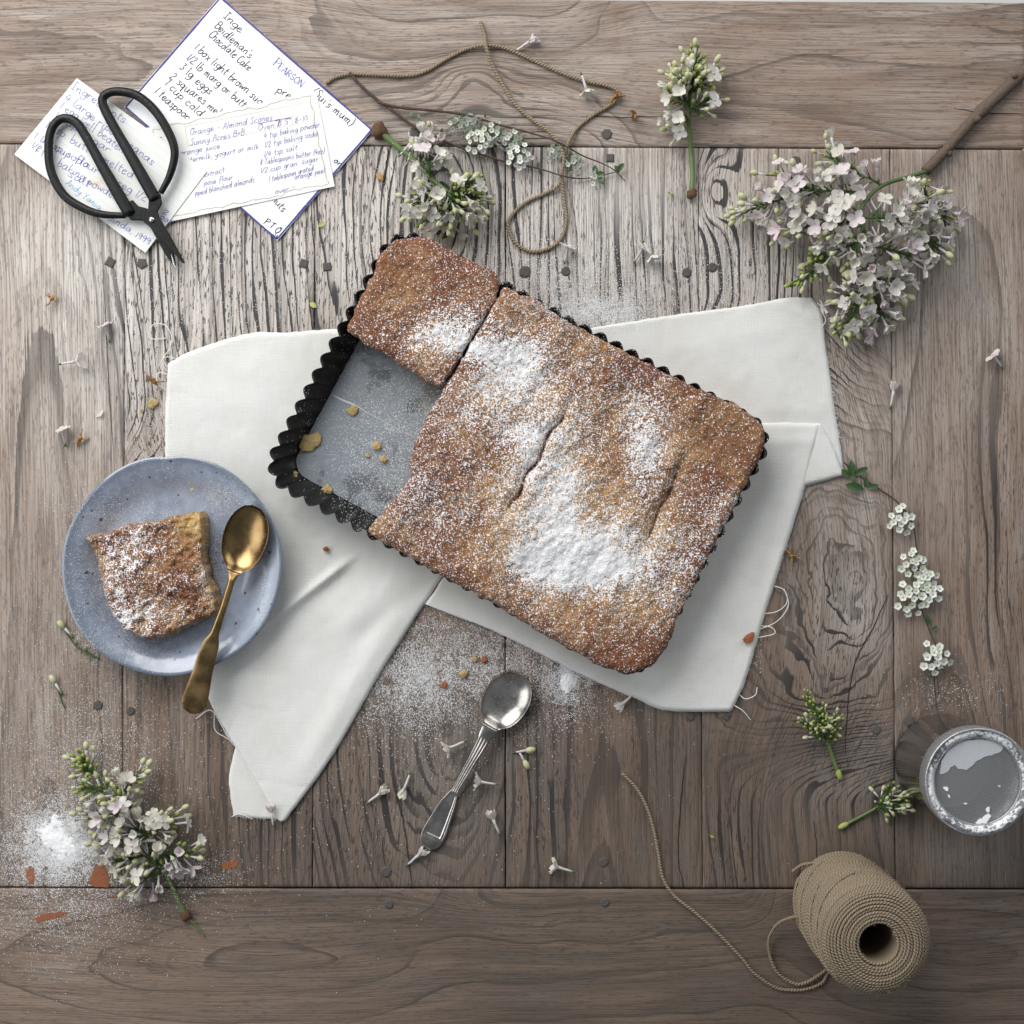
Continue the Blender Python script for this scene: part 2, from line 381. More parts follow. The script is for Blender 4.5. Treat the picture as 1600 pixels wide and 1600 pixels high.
M_CRACK = plain('crack_shadow_wood', (.012, .011, .010), .95)
for pk, pts, w_ in [('v3', [(607, 232), (603, 262), (600, 292)], 1.6), ('v3', [(644, 1386), (637, 1330), (628, 1270), (622, 1235)], 1.5), ('v4', [(1068, 1386), (1060, 1340), (1064, 1250), (1072, 1180)], 1.6), ('v5', [(1388, 930), (1362, 985), (1338, 1030), (1326, 1090), (1320, 1180)], 1.6),
                    ('v1', [(160, 420), (166, 520), (172, 640), (180, 740)], .9), ('v5', [(1275, 1386), (1276, 1330), (1272, 1280)], 1.2), ('v3', [(612, 1386), (600, 1340), (596, 1300)], 1.0), ('h1', [(905, 181), (965, 183), (1040, 182)], 1.0), ('h1', [(1490, 170), (1540, 176), (1600, 178)], 1.3), ('v6', [(1458, 1020), (1461, 1085), (1464, 1118)], 1.0)]:
    q = smooth_line(pts, 30)+np.c_[fbm(np.arange(30)/2.0, np.zeros(30)+pts[0][0], 3), fbm(np.arange(30)/2.0, np.zeros(30)+pts[0][1], 4)]*2.5; ww = w_*np.sin(np.linspace(.25, 3.05, 30))**.5*.5
    t_ = np.gradient(q, axis=0); t_ /= np.linalg.norm(t_, axis=1)[:, None]; n_ = np.stack([-t_[:, 1], t_[:, 0]], 1); a_ = q+n_*ww[:, None]; b_ = q-n_*ww[:, None]; zt_ = np.full(30, .00033)
    mb = MB(); mb.grid(np.stack([PX(a_[:, 0], a_[:, 1], zt_), PX(b_[:, 0], b_[:, 1], zt_)], 1)); mb.grid(np.stack([PX(a_[:, 0], a_[:, 1], zt_-.002), PX(b_[:, 0], b_[:, 1], zt_-.002)], 1)); mb.obj('crack', M_CRACK, planks[pk], smooth=False)
M_FLOOR = plain('pale_floor', (0.62, 0.62, 0.60), 0.5, var=0.06, vscale=4)
mb = MB(); mb.add([[-4, -4, -.74], [4, -4, -.74], [4, 4, -.74], [-4, 4, -.74]], [(0, 1, 2, 3)])
o = mb.obj('floor', M_FLOOR, smooth=False); tag(o, 'pale floor seen past the table edge', kind='structure')

mb = MB(); mb.prism([P(-90, 20)[:2], P(1590, 20)[:2], P(1590, 1600)[:2], P(-90, 1600)[:2]], -0.045, -0.0302)
mb.obj('hidden_seam_blocker', M_PEG, table, smooth=False)  # added unseen board, stops light from the floor showing through the plank seams
# ================================================================ linen cloth
def linen_material():
    n = NT('cream_linen'); c = n.objco(); x, y, z = n.sep(c)[:3]
    # slightly skewed weave
    w1 = n.math('SINE', n.math('MULTIPLY', n.math('ADD', x, n.math('MULTIPLY', y, 0.18)), 4600))
    w2 = n.math('SINE', n.math('MULTIPLY', n.math('SUBTRACT', y, n.math('MULTIPLY', x, 0.18)), 4100))
    slub = n.noise(n.xyz(n.math('MULTIPLY', x, 60), n.math('MULTIPLY', y, 900), 0), 1.0, 2)
    slub2 = n.noise(n.xyz(n.math('MULTIPLY', x, 900), n.math('MULTIPLY', y, 60), 3), 1.0, 2)
    h = n.math('ADD', n.math('MULTIPLY', n.math('MULTIPLY', w1, w2), 0.5), n.math('ADD', slub, slub2))
    st = n.noise(c, 28, 3)
    col = n.mix(n.mr(st, 0.3, 0.75), (0.815, 0.815, 0.795), (0.765, 0.755, 0.715))
    col = n.mix(n.mr(n.math('ADD', slub, slub2), 0.7, 1.3, 0.10, 0.0), col, (0.45, 0.45, 0.43))
    n.set(Base_Color=col, Roughness=0.9, Specular_IOR_Level=0.15, Sheen_Weight=0.15, Normal=n.bump(h, 0.00042, 0.9))
    return n.mat
M_LINEN = linen_material(); M_THREAD = plain('linen_thread', (0.74, 0.73, 0.70), 0.9)

def coons(top, right, bottom, left, nu, nv):
    """pixel polylines: top TL-TR, right TR-BR, bottom BL-BR, left TL-BL -> (nv,nu,2)"""
    T, B = smooth_line(top, nu), smooth_line(bottom, nu); L, R = smooth_line(left, nv), smooth_line(right, nv)
    u = np.linspace(0, 1, nu)[None, :, None]; v = np.linspace(0, 1, nv)[:, None, None]
    A = (1-v)*T[None]+v*B[None]; C = (1-u)*L[:, None]+u*R[:, None]
    D = (1-u)*(1-v)*T[0]+u*(1-v)*T[-1]+(1-u)*v*B[0]+u*v*B[-1]
    return A+C-D
def ring_idx(nr, nc):
    return [(0, j) for j in range(nc)]+[(i, nc-1) for i in range(1, nr)]+[(nr-1, j) for j in range(nc-2, -1, -1)]+[(i, 0) for i in range(nr-2, 0, -1)]
def edge_dist(G):
    nr, nc = G.shape[:2]
    i, j = np.meshgrid(np.arange(nr), np.arange(nc), indexing='ij')
    def cum(ax):
        d = np.linalg.norm(np.diff(G, axis=ax), axis=2); z = np.zeros((nr, 1) if ax == 1 else (1, nc))
        a = np.concatenate([z, np.cumsum(d, axis=ax)], axis=ax); return a
    a = cum(1); b = cum(0)
    return a, a[:, -1:]-a, b, b[-1:]-b          # left, right, top, bottom distance in px
def slab(mb, XYZ, lower):
    """a top sheet plus a border running down to the lower ring(s)"""
    nr, nc = XYZ.shape[:2]; base = mb.n; mb.grid(XYZ, flip=True)
    idx = ring_idx(nr, nc); prev = [base+i*nc+j for i, j in idx]; m = len(idx)
    for ring in lower:
        s0 = mb.n; mb.v.append(np.asarray(ring)); mb.a.append(np.zeros((m, 3))); mb.n += m
        for q in range(m): mb.f.append((prev[q], prev[(q+1) % m], s0+(q+1) % m, s0+q)); mb.m.append(0)
        prev = [s0+q for q in range(m)]
    mb.f.append(tuple(prev)); mb.m.append(0)
def ridge(U, V, a, b, w, amp):
    """soft crease along a-b (pixels)"""
    a = np.array(a, float); b = np.array(b, float); d = b-a; L = np.linalg.norm(d); d /= L
    s_ = ((U-a[0])*d[0]+(V-a[1])*d[1])/L; q = (U-a[0])*-d[1]+(V-a[1])*d[0]
    return amp*np.exp(-(q/w)**2)*sstep(-0.15, 0.15, s_)*(1-sstep(0.8, 1.15, s_))
cloth = empty('linen_cloth', (0, 0, 0))
tag(cloth, 'folded cream linen cloth with frayed edges under the tart tin', 'cloth')
def panel(name, edges, zt, folds, soft, nu=70, nv=70, zb=0.0004, seed=0):
    G = coons(*edges, nu, nv); U, V = G[..., 0], G[..., 1]
    L, R, T, B = edge_dist(G)
    cw = np.abs(fbm(U/70+V/160, V/90-U/200, seed+6, 3)); z = np.full(U.shape, zt)+0.0014*fbm(U/120, V/120, seed+2)+0.0008*fbm(U/40, V/40, seed+4)-0.0003*np.exp(-(cw/.05)**2)
    for f in folds: z = z+ridge(U, V, *f)
    for d, s_ in zip((L, R, T, B), soft):                 # s_: roundness of that border in px
        if s_ > 0:
            q = np.clip(1-d/s_, 0, 1); z = z-(zt-zb)*(1-np.sqrt(np.clip(1-q*q, 0, 1)))*0.85
    jit = np.minimum(np.minimum(L, R), np.minimum(T, B)) < 0.5
    U = U+jit*fbm(V/7, U/7, 8)*2.2; V = V+jit*fbm(V/7, U/7, 9)*2.2
    z = np.maximum(z, zb+0.0004)
    X = PX(U, V, z); nr, nc = U.shape
    low = np.array([X[i, j] for i, j in ring_idx(nr, nc)]); low = low.copy(); low[:, 2] = np.minimum(low[:, 2]-0.0006, zb) if zt < 0.0035 else zb
    mb = MB(); slab(mb, X, [low]); o = mb.obj(name, M_LINEN, cloth); return o, X
panel('back_layer', ([(880, 520), (950, 508), (1060, 491), (1160, 478), (1225, 466), (1268, 465)], [(1268, 465), (1284, 490), (1292, 545), (1303, 630), (1312, 690), (1320, 742)],
      [(900, 780), (1100, 790), (1252, 761), (1320, 742)], [(880, 520), (890, 600), (900, 780)]), 0.0022,
      [((1080, 545), (1240, 510), 20, .0006), ((1215, 470), (1275, 500), 9, .0012), ((1190, 640), (1300, 640), 16, .0008), ((1240, 560), (1290, 600), 18, -.0006)], (0, 1, 1, 10), 110, 90, seed=1)
panel('turned_corner', ([(1200, 668), (1240, 664), (1283, 661)], [(1283, 661), (1303, 700), (1319, 743)], [(1195, 772), (1250, 760), (1319, 743)], [(1200, 668), (1195, 772)]), 0.0042,
      [((1275, 680), (1300, 740), 9, .0007)], (0, 5, 3, 8), 40, 40, zb=0.0018, seed=2)
panel('front_layer', ([(690, 905), (850, 760), (1020, 664), (1195, 659), (1285, 660)], [(1285, 660), (1263, 745), (1232, 845), (1197, 955), (1166, 1060), (1143, 1112)],
      [(663, 944), (780, 990), (900, 1050), (1000, 1095), (1045, 1111), (1143, 1112)], [(690, 905), (678, 925), (663, 944)]), 0.0046,
      [((1215, 700), (1150, 930), 30, .0010), ((1140, 690), (1290, 690), 10, .0008), ((1120, 1000), (1060, 1100), 26, .0008), ((1245, 690), (1180, 960), 10, -.0007), ((900, 1030), (720, 950), 12, .0006)], (1, 5, 8, 1), 130, 110, seed=3)
panel('under_layer', ([(372, 1150), (430, 1240)], [(430, 1240), (443, 1280)], [(365, 1276), (395, 1279), (443, 1282)], [(372, 1150), (358, 1215), (365, 1276)]), 0.0016, [], (2, 0, 0, 2), 26, 30, seed=4)
panel('left_layer', ([(262, 568), (300, 548), (388, 521), (450, 519), (540, 513), (700, 508)], [(700, 508), (735, 700), (715, 860), (684, 912), (600, 1042), (520, 1180), (446, 1282)],
      [(436, 1283), (440, 1284), (446, 1282)], [(262, 568), (258, 700), (268, 930), (325, 1090), (385, 1195), (436, 1283)]), 0.0040,
      [((395, 992), (545, 876), 7, .0042), ((410, 1005), (560, 890), 16, -.0012), ((530, 985), (620, 905), 22, .0018), ((560, 1000), (680, 900), 14, -.0010), ((330, 1080), (480, 1000), 35, .0012),
       ((390, 560), (500, 600), 40, .0010), ((480, 1000), (400, 1060), 18, -.0008), ((640, 925), (470, 1210), 20, .0022), ((300, 620), (420, 640), 28, .0008)], (1, 9, 1, 0), 130, 190, seed=5)
# loose threads
for pts in [[(262, 575), (255, 560), (265, 545), (268, 525), (258, 508), (240, 507), (232, 522), (240, 530), (262, 528)], [(262, 580), (252, 568), (258, 558), (275, 560)],
            [(262, 585), (247, 583), (247, 600), (262, 611)], [(1187, 960), (1215, 955), (1230, 940), (1225, 922), (1208, 915)], [(1184, 985), (1215, 970), (1232, 945), (1225, 920)],
            [(1186, 978), (1205, 980), (1210, 990), (1182, 997)], [(1155, 1085), (1165, 1092), (1180, 1086), (1183, 1074)], [(1143, 1100), (1160, 1110), (1173, 1125)],
            [(327, 1090), (345, 1130), (358, 1155), (369, 1168)], [(306, 1123), (330, 1110), (350, 1140), (368, 1165)], [(335, 1112), (336, 1140), (352, 1152), (366, 1160)], [(362, 1276), (375, 1272), (395, 1280)],
            [(1283, 485), (1290, 500), (1284, 512)], [(1277, 474), (1287, 482), (1292, 496)]]:
    q = smooth_line(pts, 40); mb = MB()
    mb.tube(PX(q[:, 0], q[:, 1], 0.0011+0.0022*np.sin(np.linspace(0, 3.1, 40))), 0.00036, 5); mb.obj('loose_thread', M_THREAD, cloth)
def fray(a, b, n, z, seed):
    rg = np.random.default_rng(seed); mb = MB(); a = np.array(a, float); b = np.array(b, float); d = (b-a)/np.linalg.norm(b-a); nrm = np.array([d[1], -d[0]])
    for i in range(n):
        p = a+(b-a)*rg.random(); q = p+nrm*rg.uniform(1.5, 5)+d*rg.normal(0, 2.5)
        l = np.array([p-nrm*2, (p+q)/2+rg.normal(0, .6, 2), q]); mb.tube(PX(l[:, 0], l[:, 1], [z, z, 0.0006]), 0.00014, 3)
    mb.obj('frayed_fringe', M_THREAD, cloth)['kind'] = 'stuff'
fray((1143, 1110), (1232, 845), 110, .0018, 1); fray((365, 1277), (432, 1281), 40, .0010, 2); fray((663, 945), (1045, 1111), 90, .0012, 3); fray((1290, 540), (1312, 690), 50, .0012, 4)

# ================================================================ tart tin
TH = math.radians(28.4); TA = np.array([math.cos(TH), math.sin(TH)]); TB = np.array([-math.sin(TH), math.cos(TH)])
TC = np.array([810.0, 708.0]); HA, HB = 337.0, 222.0; ZB, ZR = 0.0068, 0.034
def tin_loop(inset, amp, N=1400, rad=46):
    """rounded rectangle with flutes, in pixels at the rim plane"""
    A, B = HA-inset, HB-inset; r = max(rad-inset*0.6, 12)
    pts = []; nrm = []
    segs = [((A-r, -B), (A, -B+r)), ((A, B-r), (A-r, B)), ((-A+r, B), (-A, B-r)), ((-A, -B+r), (-A+r, -B))]
    cs = [(A-r, -B+r), (A-r, B-r), (-A+r, B-r), (-A+r, -B+r)]; a0 = [-90, 0, 90, 180]
    for q in range(4):
        for t in np.linspace(0, 1, 24):
            an = math.radians(a0[q]+90*t); pts.append((cs[q][0]+r*math.cos(an), cs[q][1]+r*math.sin(an)))
    pts.append(pts[0]); p = resample(np.array(pts), N+1)[:-1]
    t = np.roll(p, -1, 0)-np.roll(p, 1, 0); t /= np.linalg.norm(t, axis=1)[:, None]; nrm = np.stack([t[:, 1], -t[:, 0]], 1)
    ph = np.arange(N)/N*2*math.pi*78
    w = np.abs(np.sin(ph/2)); p = p+nrm*(amp*(w-0.5)*2)[:, None]
    return TC+p[:, :1]*TA+p[:, 1:]*TB
M_TIN = NT('dark_tin'); _c = M_TIN.objco(); _f = M_TIN.noise(_c, 260, 3)
M_TIN.set(Base_Color=M_TIN.mix(_f, (0.004, 0.004, 0.004), (0.013, 0.0125, 0.012)), Specular_IOR_Level=.35, Roughness=M_TIN.mr(_f, 0.3, 0.7, 0.35, 0.6), Normal=M_TIN.bump(_f, 0.0003))
M_TIN = M_TIN.mat
tin = empty('tart_tin', P(TC[0], TC[1], 0)); TINL = np.array(tin.location)
tag(tin, 'dark fluted rectangular tart tin with loose grey base, one corner empty', 'baking tin')
def at_rim(q, z, k0=ZR):                      # pixel at rim plane -> world point with another z (true vertical)
    w = PX(q[:, 0], q[:, 1], np.full(len(q), k0)); w[:, 2] = z; return w-TINL
rings = [at_rim(tin_loop(0.8, 5.2), ZR), at_rim(tin_loop(-1.4, 5.2), ZR+.0002), at_rim(tin_loop(-1.6, 5.2), ZR-.0016), at_rim(tin_loop(1, 5.2), ZR-.002), at_rim(tin_loop(11, 3.4), .022), at_rim(tin_loop(22, 1.6), ZB), at_rim(tin_loop(30, .6), ZB-.0008), at_rim(tin_loop(40, 0), ZB-.0008),
         at_rim(tin_loop(40, 0), ZB+.0002), at_rim(tin_loop(30, .8), ZB+.0004), at_rim(tin_loop(24, 1.4), ZB+.001), at_rim(tin_loop(13, 3.2), .022), at_rim(tin_loop(2.4, 5.0), ZR-.002)]
mb = MB(); N = len(rings[0]); mb.add(np.vstack(rings), [(i*N+j, i*N+(j+1) % N, ((i+1) % len(rings))*N+(j+1) % N, ((i+1) % len(rings))*N+j) for i in range(len(rings)) for j in range(N)])
wall = mb.obj('fluted_wall', M_TIN, tin)
def base_material():
    n = NT('grey_tin_base'); c = n.objco(); a = n.noise(c, 38, 3, 0.6); b = n.noise(c, 900, 2); d = n.noise(c, 14, 2)
    col = n.mix(n.mr(a, 0.55, 0.62), (0.235, 0.262, 0.295), (0.12, 0.137, 0.158))
    col = n.mix(n.mr(d, 0.56, 0.72, 0, .35), col, (0.30, 0.28, 0.20))
    sm = n.noise(n.xyz(n.math('MULTIPLY', n.sep(c)[0], 60), n.math('MULTIPLY', n.sep(c)[1], 220), 0), 1.0, 3, .6); col = n.mix(n.mr(sm, .5, .75, 0, .45), col, (0.36, 0.385, 0.41))
    scr = n.noise(n.xyz(n.math('ADD', n.math('MULTIPLY', n.sep(c)[0], 900), n.math('MULTIPLY', n.sep(c)[1], 1400)), n.math('MULTIPLY', n.sep(c)[1], 40), 2), 1.0, 2); col = n.mix(n.mr(scr, .68, .74, 0, .35), col, (0.48, 0.50, 0.52))
    n.set(Base_Color=col, Metallic=0.25, Roughness=0.45, Normal=n.bump(b, 0.0002)); return n.mat
lp = tin_loop(27, 0.3, 240); w = at_rim(lp, ZB+.0008); mb = MB(); mb.prism(w[:, :2], ZB+.0003, ZB+.0016); bpl = mb.obj('base_plate', base_material(), tin, smooth=False)
# scored line across the base
q = smooth_line([(519, 617), (536, 626), (555, 634), (580, 648), (620, 670), (652, 685)], 30); mb = MB()
mb.tube(at_rim(q, ZB+.0018, ZB), np.interp(np.linspace(0, 1, 30), [0, .1, .3, .35, 1], [.0004, .0012, .0010, .0004, .0002]), 6, flat=.3); mb.obj('score_line', plain('bare_scratch', (.55, .57, .60), .5), bpl)

# ================================================================ tart
SUG = [(700, 522, 55, 36, 1.0), (795, 560, 55, 45, 1.05), (760, 640, 80, 60, .42), (830, 710, 60, 90, .50), (895, 880, 78, 38, 2.0), (872, 770, 45, 90, .85), (1012, 690, 32, 70, .8),
       (940, 640, 60, 60, .25), (1040, 880, 80, 80, .40), (690, 790, 80, 60, .30), (890, 560, 80, 40, .2), (1130, 800, 40, 40, .3), (940, 850, 60, 50, .6), (860, 860, 60, 60, .4)]
def sugar_at(u, v):
    s_ = 0.26+blob(u, v, SUG)-blob(u, v, [(625, 420, 70, 60, .14), (1130, 700, 70, 70, .16), (960, 1030, 90, 30, .18), (690, 580, 30, 40, .15), (985, 570, 60, 40, .1)])
    return np.clip(s_*(0.62+1.1*np.clip(vnoise(u/26, v/26, 77)*.6+vnoise(u/9, v/9, 78)*.4, 0, 1)), 0.05, 2.2)
def tart_material():
    n = NT('baked_crust'); c = n.objco(); bake, sug, edge = n.sep(n.attr('crust'))[:3]
    big = n.noise(c, 34, 3, 0.6); mid = n.noise(c, 130, 3, 0.65); fine = n.noise(c, 900, 3, 0.6)
    k = n.math('ADD', bake, n.math('ADD', n.math('MULTIPLY', n.math('SUBTRACT', big, .5), 2.3), n.math('MULTIPLY', n.math('SUBTRACT', mid, .5), 1.2)), clamp=True)
    col = n.mix(k, (0.50, 0.300, 0.135), (0.205, 0.080, 0.040))
    col = n.mix(n.mr(fine, 0.36, 0.60, 0.6, 0.0), col, (0.15, 0.062, 0.03))
    col = n.mix(n.mr(mid, 0.28, 0.40, 0.55, 0.0), col, (0.17, 0.07, 0.035))
    col = n.mix(edge, col, n.mix(fine, (0.42, 0.245, 0.085), (0.60, 0.40, 0.155)))
    d1 = n.noise(c, 820, 1, .5); d2 = n.noise(c, 420, 2, .6)
    dust = n.math('ADD', n.math('MULTIPLY', d1, .75), n.math('ADD', n.math('MULTIPLY', d2, .45), n.math('MULTIPLY', sug, 0.168)))
    df = n.mr(dust, 0.735, 0.80, 0.0, 0.95)
    col = n.mix(df, col, (0.86, 0.86, 0.875))
    h = n.math('ADD', n.math('MULTIPLY', fine, .7), n.math('MULTIPLY', mid, 1.1))
    n.set(Base_Color=col, Roughness=0.8, Specular_IOR_Level=0.25, Normal=n.bump(h, 0.0022, 0.9)); return n.mat
M_TART = tart_material()
M_CRUMB = plain('pastry_crumb', (0.44, 0.32, 0.14), 0.85, var=.35, vscale=900, bump=.0006)
def tart_block(name, edges, zt, zb, nu, nv, open_sides, seed, taper=16, grooves=(), bumpy=0.0016, sug=sugar_at, bake_fn=None, puff=0.0, rnd=11, parent=None, edgecol=None, loc=None, wave=0.0):
    G = coons(*edges, nu, nv); U, V = G[..., 0].copy(), G[..., 1].copy(); L, R, T, B = edge_dist(G)
    dm = np.minimum(np.minimum(L, R), np.minimum(T, B)); e = dm < 0.3
    U += np.exp(-dm/6)*fbm(V/11, U/11, seed)*8; V += np.exp(-dm/6)*fbm(U/11, V/11, seed+1)*8
    z = zt+bumpy*2.2*fbm(U/90, V/90, seed+2, 3)+bumpy*1.7*fbm(U/24, V/24, seed+3, 3)+bumpy*1.5*fbm(U/7, V/7, seed+5, 2)
    al = (U-TC[0])*TA[0]+(V-TC[1])*TA[1]; be = (U-TC[0])*TB[0]+(V-TC[1])*TB[1]
    z = z+puff*np.exp(-((dm-26)/22)**2)+(0.0024*wave*fbm(al/34, be/190, seed+50, 2)*2 if wave else 0)
    for d in (L, R, T, B):
        q = np.clip(1-d/rnd, 0, 1); z = z-0.0052*(1-np.sqrt(np.clip(1-q*q, 0, 1)))
    gm = np.zeros_like(U)
    for (pl, w, dp) in grooves:
        q = smooth_line(pl, 60); dd = np.full(U.shape, 1e9)
        for i in range(len(q)):
            dd = np.minimum(dd, np.hypot(U-q[i, 0], V-q[i, 1])+7*max(0, abs(i/59-.5)*2-.55)**1.5*3)
        wob = w*(0.45+1.2*vnoise(U/14, V/14, seed+9)); dd = np.maximum(dd+3.4*fbm(U/9, V/9, seed+11), 0); gq = np.exp(-(dd/wob)**2); z = z-dp*gq-.0016*np.exp(-(dd/10)**2)+0.0009*np.exp(-((dd-17)/8)**2); gm = np.maximum(gm, gq)
    X = PX(U, V, z); nr, nc = U.shape; idx = ring_idx(nr, nc)
    ring = np.array([X[i, j] for i, j in idx]); cen = ring.mean(0)
    Ur = np.array([U[i, j] for i, j in idx]); Vr = np.array([V[i, j] for i, j in idx])
    tg = np.roll(ring, -2, 0)-np.roll(ring, 2, 0); tg[:, 2] = 0; tg /= np.linalg.norm(tg, axis=1)[:, None]+1e-9
    nrm = np.stack([tg[:, 1], -tg[:, 0], 0*tg[:, 0]], 1)
    if np.mean(np.sum(nrm*(ring-cen), 1)) < 0: nrm = -nrm
    lows = []
    for f in (0.25, 0.55, 0.85, 1.0):
        r = ring.copy(); r[:, 2] = r[:, 2]*(1-f)+zb*f
        r += nrm*(S*(2.2*math.sin(f*3.1)-taper*f)+0.0016*fbm(Ur/6, Vr/6+f*7, seed+20)[:, None]); lows.append(r)
    o_ = np.zeros(3) if loc is None else np.array(loc)
    mb = MB(); slab(mb, X-o_, [l-o_ for l in lows]); me = mb.mesh(name, M_TART)
    bk = (0.62+0.3*np.exp(-dm/45)+0.9*fbm(U/120, V/120, seed+30)) if bake_fn is None else bake_fn(U, V, dm)
    su = sug(U, V)*(1-.8*gm); bk = bk+.6*gm
    ed = np.zeros_like(U)
    if edgecol is not None: ed = edgecol(U, V, L, R, T, B)
    top = np.stack([bk, su, ed], -1).reshape(-1, 3); m = len(idx)
    side = np.vstack([np.stack([np.full(m, .25+.3*(1-f)), np.full(m, .1), np.full(m, .15+.6*f)], 1) for f in (.25, .55, .85, 1)])
    vattr(me, 'crust', np.vstack([top, side]))
    ob = link(name, me, parent); ob.location = o_; return ob
def main_bake(U, V, dm):
    return 0.40+0.55*np.exp(-dm/42)+1.1*fbm(U/120, V/120, 81)+blob(U, V, [(1110, 720, 90, 90, .45), (640, 740, 50, 80, .3), (990, 590, 120, 35, .35), (985, 1010, 120, 40, .35)])-blob(U, V, [(770, 610, 40, 25, .6), (880, 740, 30, 30, .4), (930, 790, 60, 70, .45), (1020, 800, 40, 60, .4), (700, 650, 30, 40, .2)])
sc = lambda a, b, n, amp: [tuple(np.array(a)*(1-t)+np.array(b)*t) for t in np.linspace(0, 1, n)]
tart_block('tart', ([(786, 449), (840, 470), (880, 498), (950, 536), (1020, 572), (1090, 606), (1150, 632), (1184, 655)],
                    [(1184, 655), (1196, 682), (1190, 708), (1166, 757), (1140, 808), (1112, 860), (1085, 915), (1060, 965), (1042, 1010), (1020, 1040)],
                    [(572, 831), (625, 862), (680, 895), (760, 937), (830, 980), (900, 1020), (950, 1045), (985, 1052), (1020, 1040)],
                    [(786, 449), (755, 500), (715, 572), (693, 607), (662, 660), (642, 715), (640, 745), (610, 785), (592, 808), (572, 831)]), 0.0375, ZB+.004, 250, 190, None, 40,
           grooves=[([(893, 626), (876, 660), (858, 678), (842, 718), (822, 742), (812, 772), (796, 790), (783, 815)], 2.2, .0052), ([(1072, 718), (1056, 742), (1046, 770), (1028, 800), (1018, 830), (998, 864)], 2.2, .0030)],
           bake_fn=main_bake, puff=.0012, wave=1.0)
tag(bpy.data.objects['tart'], 'large golden brown baked slab dusted with icing sugar, scored across, filling most of the tin', 'tart')
tart_block('tart_slice', ([(612, 378), (640, 370), (672, 374), (700, 390), (735, 408), (765, 420), (782, 436)], [(782, 436), (775, 470), (748, 512), (722, 556), (694, 600), (688, 607)],
                    [(541, 516), (575, 540), (620, 565), (650, 588), (688, 607)], [(612, 378), (592, 400), (583, 425), (570, 452), (556, 480), (541, 516)]), 0.0375, ZB+.004, 110, 100, None, 140,
           bake_fn=lambda U, V, dm: .78+.3*np.exp(-dm/40)+.5*fbm(U/90, V/90, 85)-blob(U, V, [(690, 540, 50, 40, .5)]), puff=.0008, wave=.7)
tag(bpy.data.objects['tart_slice'], 'browned corner piece cut loose beside the empty gap in the tin', 'tart slice', 'cut pieces of the tart')

# ================================================================ plate and its slice
def plate_material():
    n = NT('blue_grey_glaze'); c = n.objco(); x, y, z = n.sep(c)[:3]
    a = n.noise(c, 22, 3); b = n.noise(c, 160, 3)
    col = n.mix(n.mr(a, .3, .7), (0.165, 0.205, 0.285), (0.31, 0.355, 0.45))
    col = n.mix(n.mr(b, .35, .7, 0, .30), col, (0.46, 0.49, 0.57))
    col = n.mix(n.mr(z, .0195, .0232, 0, .75), col, (0.14, 0.165, 0.21))
    sp = n.voro(c, 150); sz = n.noise(c, 90, 1); rr = n.mr(sz, .42, .72, .0, .30)
    col = n.mix(n.mr(n.math('SUBTRACT', sp.outputs['Distance'], rr), -.06, 0.0, .85, 0), col, (0.035, 0.04, 0.06))
    n.set(Base_Color=col, Roughness=0.2, Specular_IOR_Level=0.55, Coat_Weight=0.5, Coat_Roughness=.12, Normal=n.bump(n.math('ADD', a, n.math('MULTIPLY', b, .35)), .0014, .5)); return n.mat
PC = P(268, 884, 0.0234)
plate_base = 0.0066
prof = [(0.0, .0075), (.02, .0075), (.035, .0076), (.046, .0078), (.053, .0084), (.059, .0104), (.065, .0140), (.072, .0182), (.079, .0216), (.0828, .0234), (.0840, .0232), (.0838, .0216), (.078, .0186), (.070, .0136), (.060, .0078), (.050, .0066), (.0, .0066)]
def irregular(an):
    return 1+.013*math.sin(2*an+.7)+.007*math.sin(3*an+2)+.004*math.sin(7*an)-.022*math.exp(-((an-1.62)/.10)**2)*0.6
mb = MB(); NA = 160; pr = smooth_line(np.array(prof), 60); V = []
for (r, z) in pr:
    for j in range(NA):
        an = j*2*math.pi/NA; k = 1+(irregular(an)-1)*min(1, (r/.07)**2)
        zz = z+.0007*math.sin(2*an+1)*(r/.084)**2
        V.append((r*k*math.cos(an), r*k*math.sin(an)*1.02, zz))
mb.add(V, [(i*NA+j, i*NA+(j+1) % NA, (i+1)*NA+(j+1) % NA, (i+1)*NA+j) for i in range(len(pr)-1) for j in range(NA)])
plate = mb.obj('plate', plate_material()); plate.location = (PC[0], PC[1], 0)
tag(plate, 'blue grey speckled ceramic plate with uneven rim, partly on the cloth', 'plate')
def slice_sugar(u, v): return np.clip((.16+blob(u, v, [(205, 860, 50, 40, .65), (225, 960, 70, 30, .8), (180, 920, 30, 60, .5), (285, 905, 35, 14, .5), (240, 830, 40, 12, .3)])-blob(u, v, [(300, 850, 25, 60, .4), (320, 930, 22, 40, .4)]))*(.4+1.2*vnoise(u/8, v/8, 5)), 0.02, 2)
ps = tart_block('tart_slice', ([(135, 841), (165, 836), (200, 822), (250, 816), (285, 806), (312, 803)], [(312, 803), (318, 838), (316, 870), (325, 905), (336, 938), (339, 955)],
                     [(212, 994), (240, 997), (268, 990), (292, 976), (318, 967), (339, 955)], [(135, 841), (150, 866), (158, 900), (165, 935), (182, 970), (212, 994)]), 0.0325, 0.0076, 110, 110, None, 300, taper=-2,
                bumpy=.0030, sug=slice_sugar, bake_fn=lambda U, V, dm: .75+1.2*fbm(U/40, V/40, 305), puff=.0, rnd=5, wave=.8,
                edgecol=lambda U, V, L, R, T, B: np.clip(np.exp(-R/6)*.7+np.exp(-(np.hypot(U-303, V-818)/22)**2), 0, 1))
tag(ps, 'sugared square piece of tart served on the blue plate', 'tart slice', 'cut pieces of the tart')
